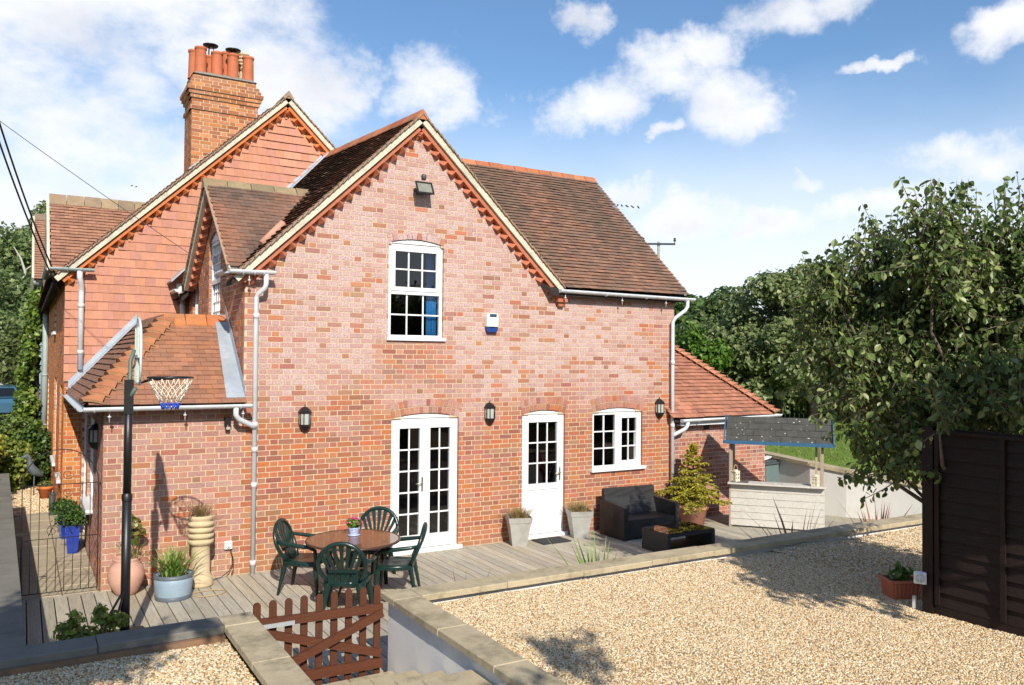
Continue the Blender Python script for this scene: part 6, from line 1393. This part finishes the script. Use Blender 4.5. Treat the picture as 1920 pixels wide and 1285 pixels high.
NEAR = [B3(1750, 500, 8.3, 70, 90), B3(1880, 500, 8.0, 75, 95), B3(1650, 520, 8.4, 60, 85), B3(1590, 610, 8.6, 70, 85), B3(1700, 640, 8.2, 95, 95), B3(1850, 640, 8.0, 100, 100), B3(1630, 725, 8.6, 80, 70), B3(1765, 745, 8.2, 90, 60), B3(1895, 750, 7.9, 80, 60), B3(1570, 720, 8.8, 50, 60), B3(1690, 835, 8.4, 50, 45), B3(1960, 600, 8.1, 80, 140), B3(1690, 800, 8.5, 55, 50), B3(1640, 860, 8.5, 40, 30), B3(1560, 560, 8.9, 50, 55), B3(1800, 560, 8.6, 90, 90), B3(1530, 660, 9.0, 45, 60), B3(1740, 690, 9.0, 110, 80), B3(1840, 720, 8.8, 100, 70), B3(1790, 790, 7.75, 60, 30), B3(1890, 795, 7.6, 60, 30), B3(1710, 865, 8.1, 45, 40), B3(1680, 890, 8.1, 40, 20), B3(1740, 800, 8.2, 60, 40), B3(1800, 800, 7.5, 50, 22), B3(1870, 800, 7.3, 55, 20), B3(1930, 800, 7.2, 50, 22), B3(1760, 805, 7.5, 40, 20)]
NCOL = [(.10, .155, .04), (.16, .22, .06), (.07, .115, .03), (.23, .29, .09), (.13, .19, .055), (.32, .36, .14)]
tops = [(tuple(ray_pt(px_, py_, 8.2 + .3*math.sin(px_))), L_) for px_, py_, L_ in ((1700, 455, .45), (1735, 420, .45), (1757, 415, .42), (1800, 420, .45), (1826, 430, .4), (1868, 430, .42), (1882, 415, .42), (1908, 410, .45), (1640, 480, .4), (1605, 500, .4), (1575, 545, .35), (1552, 560, .3))] + [(tuple(ray_pt(1745, 450, 8.3)), .62), (tuple(ray_pt(1812, 445, 8.2)), .58), (tuple(ray_pt(1893, 440, 8.0)), .52), (tuple(ray_pt(1780, 450, 8.4)), .45), (tuple(ray_pt(1625, 480, 8.5)), .42), (tuple(ray_pt(1665, 490, 8.4)), .36), (tuple(ray_pt(1712, 470, 8.3)), .36), (tuple(ray_pt(1850, 450, 8.1)), .36), (tuple(ray_pt(1540, 570, 8.8)), .36), (tuple(ray_pt(1920, 440, 8.0)), .5), (tuple(ray_pt(1765, 430, 8.2)), .4)]
tb = ray_pt(1870, 1000, 7.9); shoot_tree('broadleaf_tree', 'dark green large-leaved tree rising beyond the dark fence', (tb.x, tb.y, .70), NEAR, 1950, .078, NCOL, 5, tops)
# a second one of the row, just outside the picture beside the camera, and a garden tree behind it: they shade fence, gravel and coping
shoot_tree('broadleaf_tree', 'dark green large-leaved tree behind the near fence panel, out of view', (8.95, -9.6, .70), [((8.0, -9.4, 3.2), (.5, .55, .45)), ((8.1, -8.9, 2.9), (.35, .4, .3)), ((8.4, -9.9, 3.5), (.6, .6, .5)), ((8.9, -9.4, 3.2), (.5, .55, .5)), ((7.7, -9.9, 3.5), (.5, .4, .35)), ((8.45, -8.7, 3.3), (.55, .45, .4)), ((7.3, -9.6, 3.3), (.5, .35, .3)), ((7.75, -8.95, 3.6), (.4, .35, .3))], 1000, .10, NCOL, 6)
shoot_tree('garden_tree', 'leafy garden tree behind the photographer, out of view', (.2, -13.4, .6), [((.0, -10.6, 5.0), (.9, .9, .6)), ((.35, -9.7, 4.7), (.7, .6, .45)), ((1.0, -9.9, 4.95), (.55, .5, .35)), ((3.45, -12.75, 5.1), (.28, .25, .2))], 520, .11, NCOL, 7)

# tall hedge left of the picture, it shades the low wall and the path
t = empty('tall_hedge', (0, 1.0, 0), 0, 'tall clipped evergreen hedge along the low wall, out of view', 'hedge'); g = G()
for k in range(9): g.tube([(0, -4.4+k*1.25, 0), (.05, -4.4+k*1.25, 1.5), (0, -4.4+k*1.25, 3.1)], [.06, .05, .02], 6)
g.build('stem', M['darkbark'], t)
leafcloud('foliage', [(-.02, -4.6+k*.62, z) for k in range(17) for z in (.7, 1.7, 2.7)], [(.42, .55, .65)]*51, 9000, .16, [(.04, .07, .018), (.055, .09, .02), (.03, .055, .014)], t, seed=55, shell=.2, aspect=.7)
# ---- background trees
def bgtree(name, label, base, h, rx, n, size, cols, seed, squash=1.0, group=None, nblob=19, crown0=.08):
    t = empty(name, base, 0, label, 'tree', group); rs = np.random.RandomState(seed); g = G(); g.tube([(0, 0, -.3), (rs.normal()*.1, rs.normal()*.1, h*.4), (0, 0, h*.75)], [rx*.10, rx*.075, rx*.02], 7); C, Rr = [], []
    for k in range(nblob):
        f = rs.rand(); a = rs.uniform(0, 6.28); z = h*(crown0 + (1-crown0)*(.12 + .74*f)); pr = math.sin(math.pi*(.18+.72*f))**.7; q = rs.uniform(.25, .75)*rx*pr; C.append((q*math.cos(a), q*math.sin(a)*squash, z)); s_ = rx*rs.uniform(.30, .52); Rr.append((s_, s_*squash, s_*rs.uniform(.7, 1.0)))
        g.tube([(0, 0, h*.3), (C[-1][0]*.5, C[-1][1]*.5, z*.8), C[-1]], [rx*.035, rx*.025, rx*.008], 5)
    C.append((0, 0, h*.86)); Rr.append((rx*.35, rx*.35, h*.12))
    g.build('trunk', M['darkbark'], t); leafcloud('crown', C, Rr, int(n*1.5), size, cols, t, seed=seed+1, shell=.35, aspect=.75, up=.5, zmin=0.05); return t
def at_g(px, depth, z): p = ray_pt(px, 675, depth); return (p.x, p.y, z)
DK = [(.075, .125, .03), (.10, .16, .04), (.055, .10, .025), (.14, .19, .05)]; GR = [(.18, .235, .085), (.23, .285, .115), (.13, .18, .06), (.28, .32, .14)]; BRT = [(.10, .20, .025), (.14, .25, .03), (.08, .16, .02)]
RT = 'trees beyond the lawn'
for px, d, h, rx, cols, size, n, lab in [
    (1300, 25, 3.3, 1.25, BRT, .13, 3600, 'bright green bush showing over the extension roof'),
    (1355, 47, 7.2, 3.0, DK, .30, 7000, 'round dark oak behind the grey-green trees'),
    (1385, 27, 4.6, 2.1, GR, .15, 9000, 'grey-green tree left of the taller upright tree behind the extension'),
    (1455, 25.5, 5.0, 1.9, GR, .15, 9000, 'tall upright grey-green tree above the bar roof'),
    (1525, 26, 5.5, 1.9, GR, .15, 9000, 'tallest upright tree of the row beside the near broadleaf'),
    (1600, 27, 5.0, 1.9, GR, .15, 6500, 'dark tree half hidden directly behind the near broadleaf'),
    (1690, 28, 4.6, 1.9, DK, .16, 3600, 'dark tree seen in glimpses through the near broadleaf'),
    (1790, 28, 4.4, 1.9, GR, .16, 3600, 'paler tree seen in glimpses above the dark fence'),
    (1890, 29, 4.6, 2.0, DK, .17, 3000, 'dark tree at the right edge behind the fence'),
    (1305, 75, 9.2, 6.0, [(.07, .13, .03), (.10, .17, .04)], .55, 3600, 'far green wooded rise at the house corner')]:
    bgtree('garden_tree', lab, at_g(px, d, .9 if d < 40 else -.2), h, rx, n, size, cols, int(px), group=RT)
for x, y, h, rx in ((-9, -24, 7, 3.2), (-3, -26, 8, 3.4), (3, -27, 7.5, 3.4), (9, -27, 8, 3.6), (15, -26, 7, 3.4), (21, -24, 7.5, 3.4)):  # unseen trees added so the windows mirror dark foliage
    bgtree('garden_tree', 'tree number %s from the west in the unseen belt added behind the photographer' % ('one', 'two', 'three', 'four', 'five', 'six')[int((x+9)//6)], (x, y, .3), h, rx, 2400, .34, DK, int(x)+900, group='unseen tree belt added for dark reflections')
for x, y, lab in ((17.5, -10.5, 'nearest unseen dark bush added past the right picture edge'), (20.5, -8.5, 'middle unseen dark bush added past the right picture edge'), (23.5, -12, 'rear unseen dark bush added past the right picture edge'), (26, -6.5, 'farthest unseen dark bush added past the right picture edge')):  # unseen bushes added to block bright ground from the window reflections
    bgtree('reflection_bush', lab, (x, y, .4), 4.5, 2.3, 2200, .26, [(.05, .085, .02), (.035, .06, .015)], int(x*10), group='unseen bushes added past the right edge', crown0=.02)
# far close-board fence under those trees
t = empty('boundary_fence', at_g(1350, 29.5, .9), 0, 'old dark close-board fence under the trees beyond the lawn', 'fence'); a = Vector(at_g(1330, 29.5, 0)); b = Vector(at_g(1760, 27.5, 0)); o0 = Vector(t.location); L_ = (b-a).length; nb = int(L_/.15)
me_ = G().box(-.062, .062, -.01, .01, 0, 1.55).mesh('fence_board'); me_.materials.append(M['oldfence'])
for k in range(nb):
    o = bpy.data.objects.new('fence_board', me_); COL.objects.link(o); o.parent = t; p = a + (b-a)*(k+.5)/nb - o0; o.location = (p.x, p.y, rnd.uniform(-.03, .03)); o.rotation_euler = (0, rnd.uniform(-.02, .02), math.atan2(b.y-a.y, b.x-a.x)); sc = rnd.uniform(.96, 1.03); o.scale = (1, 1, sc)
for z in (.3, 1.2): g = G(); g.bar(a-o0+Vector((0, .05, z-a.z+o0.z)), b-o0+Vector((0, .05, z-b.z+o0.z)), .04, .09); g.build('rail', M['oldfence'], t)
# left: wooded slope, dead tree, shrubs, climber
LC = [(.15, .21, .07), (.19, .25, .085), (.11, .165, .05), (.23, .28, .11)]
for px, d, h, rx, n, lab in [(-25, 62, 13.6, 6.0, 6500, 'tall green tree at the left edge of the wooded slope'), (45, 66, 14.0, 4.6, 7000, 'tall green tree right of the wires on the wooded slope'), (78, 74, 17.6, 3.6, 6000, 'tallest tree of the slope just left of the tiled cross gable'),
                             (12, 50, 8.6, 4.2, 6000, 'mid green tree below the taller slope trees'), (62, 52, 8.2, 3.8, 5500, 'rounded green tree behind the climber'), (20, 44, 5.2, 3.4, 4500, 'low pale green tree behind the parked cars'), (58, 40, 4.6, 2.2, 3200, 'olive green bush behind the climber on the house corner'), (-40, 46, 9.0, 4, 3000, 'green tree cut off by the left picture edge')]:
    bgtree('slope_tree', lab, at_g(px, d, -.25), h, rx, n, .34 if d > 48 else .26, LC if d > 42 else [(.12, .15, .05), (.15, .18, .06), (.09, .12, .03)], int(px)+300, group='trees on the slope behind', crown0=.12, nblob=12)
t = empty('dead_tree', at_g(38, 55, 2.7), 0, 'bare pale dead tree standing before the wooded slope', 'tree'); g = G(); g.tube([(0, 0, 0), (.1, 0, 2.5), (.0, 0, 4.6), (.18, 0, 5.9), (-.1, 0, 6.8), (-.5, 0, 7.5)], [.16, .14, .11, .09, .06, .02], 7)
for z0, dx, dz in ((5.9, .9, .7), (4.9, .8, .35), (4.2, -.9, .1), (4.3, .6, .05), (3.2, -.8, .5), (3.5, .8, .3), (2.6, -1.2, .5)): g.tube([(.1, 0, z0), (.1+dx*.5, .1, z0+dz*.6), (.1+dx, .2, z0+dz)], [.06, .04, .012], 5)
g.build('trunk', M['palebark'], t)
# climber on the far corner of the house
t = empty('wall_climber', (1.62, 15.6, -.2), 0, 'bright green climbing plant covering the far west corner of the house', 'climber'); g = G(); g.tube([(.1, 0, 0), (.15, 0, 2), (.1, 0, 4.5)], [.08, .06, .03], 6); g.build('stem', M['bark'], t)
C = []; Rr = []
rs = np.random.RandomState(4)
for k in range(22): f = k/21; C.append((.05 - .20*math.sin(f*3.1) + rs.normal()*.06 + .12*f, rs.uniform(-.6, .6), .5 + 4.35*f)); Rr.append((.34*(1-.45*f), .6, .34))
leafcloud('foliage', C, Rr, 5200, .13, [(.14, .22, .03), (.19, .28, .04), (.09, .15, .02), (.24, .30, .06), (.05, .09, .015)], t, seed=15, shell=.45, aspect=.8, up=.3)
# shrubs at the end of the path
for i, (x, y, z, rx, rz_, n, cols, lab) in enumerate([(1.15, 9.7, .55, .55, .75, 2600, [(.19, .26, .05), (.25, .31, .06), (.13, .19, .035), (.34, .36, .08)], 'leafy green shrub at the end of the side path beyond the gate arch'), (1.72, 10.6, .6, .45, .85, 2200, [(.06, .11, .02), (.10, .16, .03), (.04, .08, .015)], 'darker green shrub against the house wall beyond the gate'),
                                                     (.70, 8.6, 1.0, .45, .55, 900, [(.45, .42, .05), (.34, .36, .05), (.20, .26, .05), (.52, .44, .08)], 'yellow-leaved shrub at the left edge beyond the wall'), (1.35, 12.5, .72, .7, .9, 2800, [(.16, .23, .05), (.21, .28, .06), (.10, .16, .035)], 'taller mid green shrub in front of the parked cars'), (.35, 8.9, .5, .6, .9, 1600, [(.03, .055, .012), (.05, .08, .018)], 'dark shaded shrub low at the left edge')]):
    t = empty('garden_shrub', (x, y, 0), 0, lab, 'shrub', 'shrubs beyond the side path'); g = G()
    for k in range(5): a = k*1.3; g.tube([(0, 0, 0), (.3*rx*math.cos(a), .3*rx*math.sin(a), z*.6), (.6*rx*math.cos(a), .6*rx*math.sin(a), z+.2)], [.02, .014, .005], 5)
    g.build('stem', M['bark'], t); leafcloud('foliage', [(0, 0, z), (-.3*rx, .1, z+.35*rz_), (.35*rx, 0, z+.2*rz_), (0, -.2, z-.3*rz_)], [(rx, rx, rz_*.8), (rx*.6, rx*.6, rz_*.55), (rx*.6, rx*.6, rz_*.5), (rx*.8, rx*.6, rz_*.6)], n, .105, cols, t, seed=100+i, shell=.3, aspect=.7)
# ---- parked cars seen past the house
def car(loc, rz, paint, label):
    t = empty('parked_car', loc, rz, label, 'car', 'cars parked beyond the house'); Mp = mat(label[:12].replace(' ', '_')+'_paint', paint, rough=.2, var=.03, bump=0, spec=.6, coat=.8)
    prof = [(-2.0, .35), (-2.02, .75), (-1.9, .92), (-1.5, .98), (-.75, 1.02), (.85, 1.0), (1.75, .92), (2.0, .78), (2.03, .35)]; g = G(); g.prism([(-.84, y, z) for y, z in prof], (1.68, 0, 0)); g.build('body', Mp, t)
    cab = [(-1.78, .97), (-1.35, 1.40), (-.9, 1.46), (.15, 1.46), (.55, 1.36), (1.05, .99)]; g = G(); n = len(cab)
    V = [(-.78+(.16 if z > 1.2 else 0), y, z) for y, z in cab] + [(.78-(.16 if z > 1.2 else 0), y, z) for y, z in cab]; g.add(V, [tuple(range(n)), tuple(reversed(range(n, 2*n)))] + [(i, n+i, n+(i+1) % n, (i+1) % n) for i in range(n)]); g.build('cabin', Mp, t)
    g = G(); g.add([(-.66, -1.765, 1.02), (.66, -1.765, 1.02), (.56, -1.42, 1.36), (-.56, -1.42, 1.36)], [(0, 1, 2, 3)]); g.build('rear_window', M['darkglass'], t); g = G(); g.add([(-.66, 1.04, 1.02), (.66, 1.04, 1.02), (.56, .62, 1.345), (-.56, .62, 1.345)], [(0, 1, 2, 3)]); g.build('windscreen', M['darkglass'], t)
    for sg in (-1, 1):
        g = G(); g.add([(sg*.79, -1.35, 1.05), (sg*.79, .80, 1.05), (sg*.64, .35, 1.38), (sg*.64, -1.15, 1.38)], [(0, 1, 2, 3)]); g.build('side_window', M['darkglass'], t); g = G(); g.cbox(sg*.82-.1, sg*.82+.03 if sg > 0 else sg*.82+.1, -2.04, -1.93, .70, .92, .01); g.build('tail_light', mat('red_lens', (.5, .02, .02), rough=.2, bump=0), t)
        for y in (-1.25, 1.25): g = G(); g.tube([(sg*.72, y, .31), (sg*.86, y, .31)], .31, 20); w_ = g.build('wheel', M['black'], t); g = G(); g.tube([(sg*.861, y, .31), (sg*.868, y, .31)], .2, 14); g.build('rim', M['gutter'], w_)
    return t
q = at_g(8, 36, .2); car((q[0]-.25, q[1], .2), .06, (.04, .11, .17), 'blue parked car at the left edge behind shrubs'); q = at_g(44, 40, .2); car((q[0]-.75, q[1], .2), -.05, (.7, .7, .7), 'white parked car with red tail lights behind the climber')
sheet('road', [(-14, 18), (1.2, 18), (1.2, 60), (-14, 60)], .2, 'stonegrey')
# ---- overhead wires, utility pole, birds
def wire(pts_, r, lab): g = G(); g.tube(pts_, r, 6); o = g.build('overhead_wire', M['black'], None); return tag(o, lab, 'wire', 'overhead wires at the left')
def sag(a, b, s, n=14): a, b = Vector(a), Vector(b); return [a.lerp(b, k/n) - Vector((0, 0, s*4*(k/n)*(1-k/n))) for k in range(n+1)]
hk = ray_pt(107, 523, 17.0-2.6); e1 = ray_pt(-14, 190, 11.0); wire(sag(hk, e1, .12), .014, 'thick black wire rising from the house corner, the right of the pair'); wire(sag(ray_pt(112, 548, 14.4), ray_pt(-14, 230, 11.2), .12), .014, 'thick black wire rising from the house corner, the left of the pair')
wire(sag(ray_pt(428, 524, 11.4), ray_pt(-20, 213, 11.0), .03), .005, 'thin wire crossing the hung tiles to the dormer')
t = empty('utility_pole', (ray_pt(1234, 675, 58).x, ray_pt(1234, 675, 58).y, -.25), -YAW, 'timber utility pole with crossarm above the right roof slope', 'utility pole'); zt = ray_pt(1234, 455, 58).z + .25
g = G(); g.tube([(0, 0, 0), (0, 0, zt+.08)], [.15, .10], 10); g.build('pole', mat('pale_pole', (.30, .28, .22), rough=.9), t); g = G(); g.box(-1.15, 1.15, -.16, -.05, zt-.16, zt-.03); g.build('crossarm', M['black'], t)
for x in (-1.1, 1.12): g = G(); g.tube([(x, -.1, zt-.03), (x, -.1, zt+.1)], .03, 6); g.lathe([(0, .08), (.09, .10), (.10, .18), (.05, .22), (.1, .26), (.06, .34), (0, .35)], (x, -.1, zt), 10); g.build('insulator', M['black'], t)
def bird(p, k, lab, s=1.0):
    t = empty('small_bird', p, k, lab, 'bird', 'birds in the sky'); g = G(); g.tube([(-.16*s, 0, -.04*s), (-.06*s, 0, 0), (.04*s, 0, .05*s), (.09*s, 0, .11*s), (.13*s, 0, .12*s), (.17*s, 0, .11*s)], [.008*s, .045*s, .055*s, .04*s, .03*s, .004*s], 8); g.build('body', M['black'], t)
pts_ = [(1150, 385), (1158, 386), (1166, 387), (1176, 388), (1186, 389), (1197, 390)]; od = ['first', 'second', 'third', 'fourth', 'fifth', 'last']
for k, (x, y) in enumerate(pts_): bird(ray_pt(x, y, 60), k*.7, od[k] + ' of six small dark birds perched in a row right of the roof')
g = G(); g.tube([ray_pt(1118, 384.4, 60.0)-Vector((0, 0, .07)), ray_pt(1175, 388.6, 60.0)-Vector((0, 0, .085)), ray_pt(1250, 400, 62)], .004, 5); tag(g.build('overhead_wire', M['gutter'], None), 'hair-thin wire the row of birds sits on', 'wire')
for x, y, lab in ((247, 349, 'left of two tiny distant birds over the cross gable'), (255, 351, 'right of two tiny distant birds over the cross gable')): bird(ray_pt(x, y, 90), .5, lab)
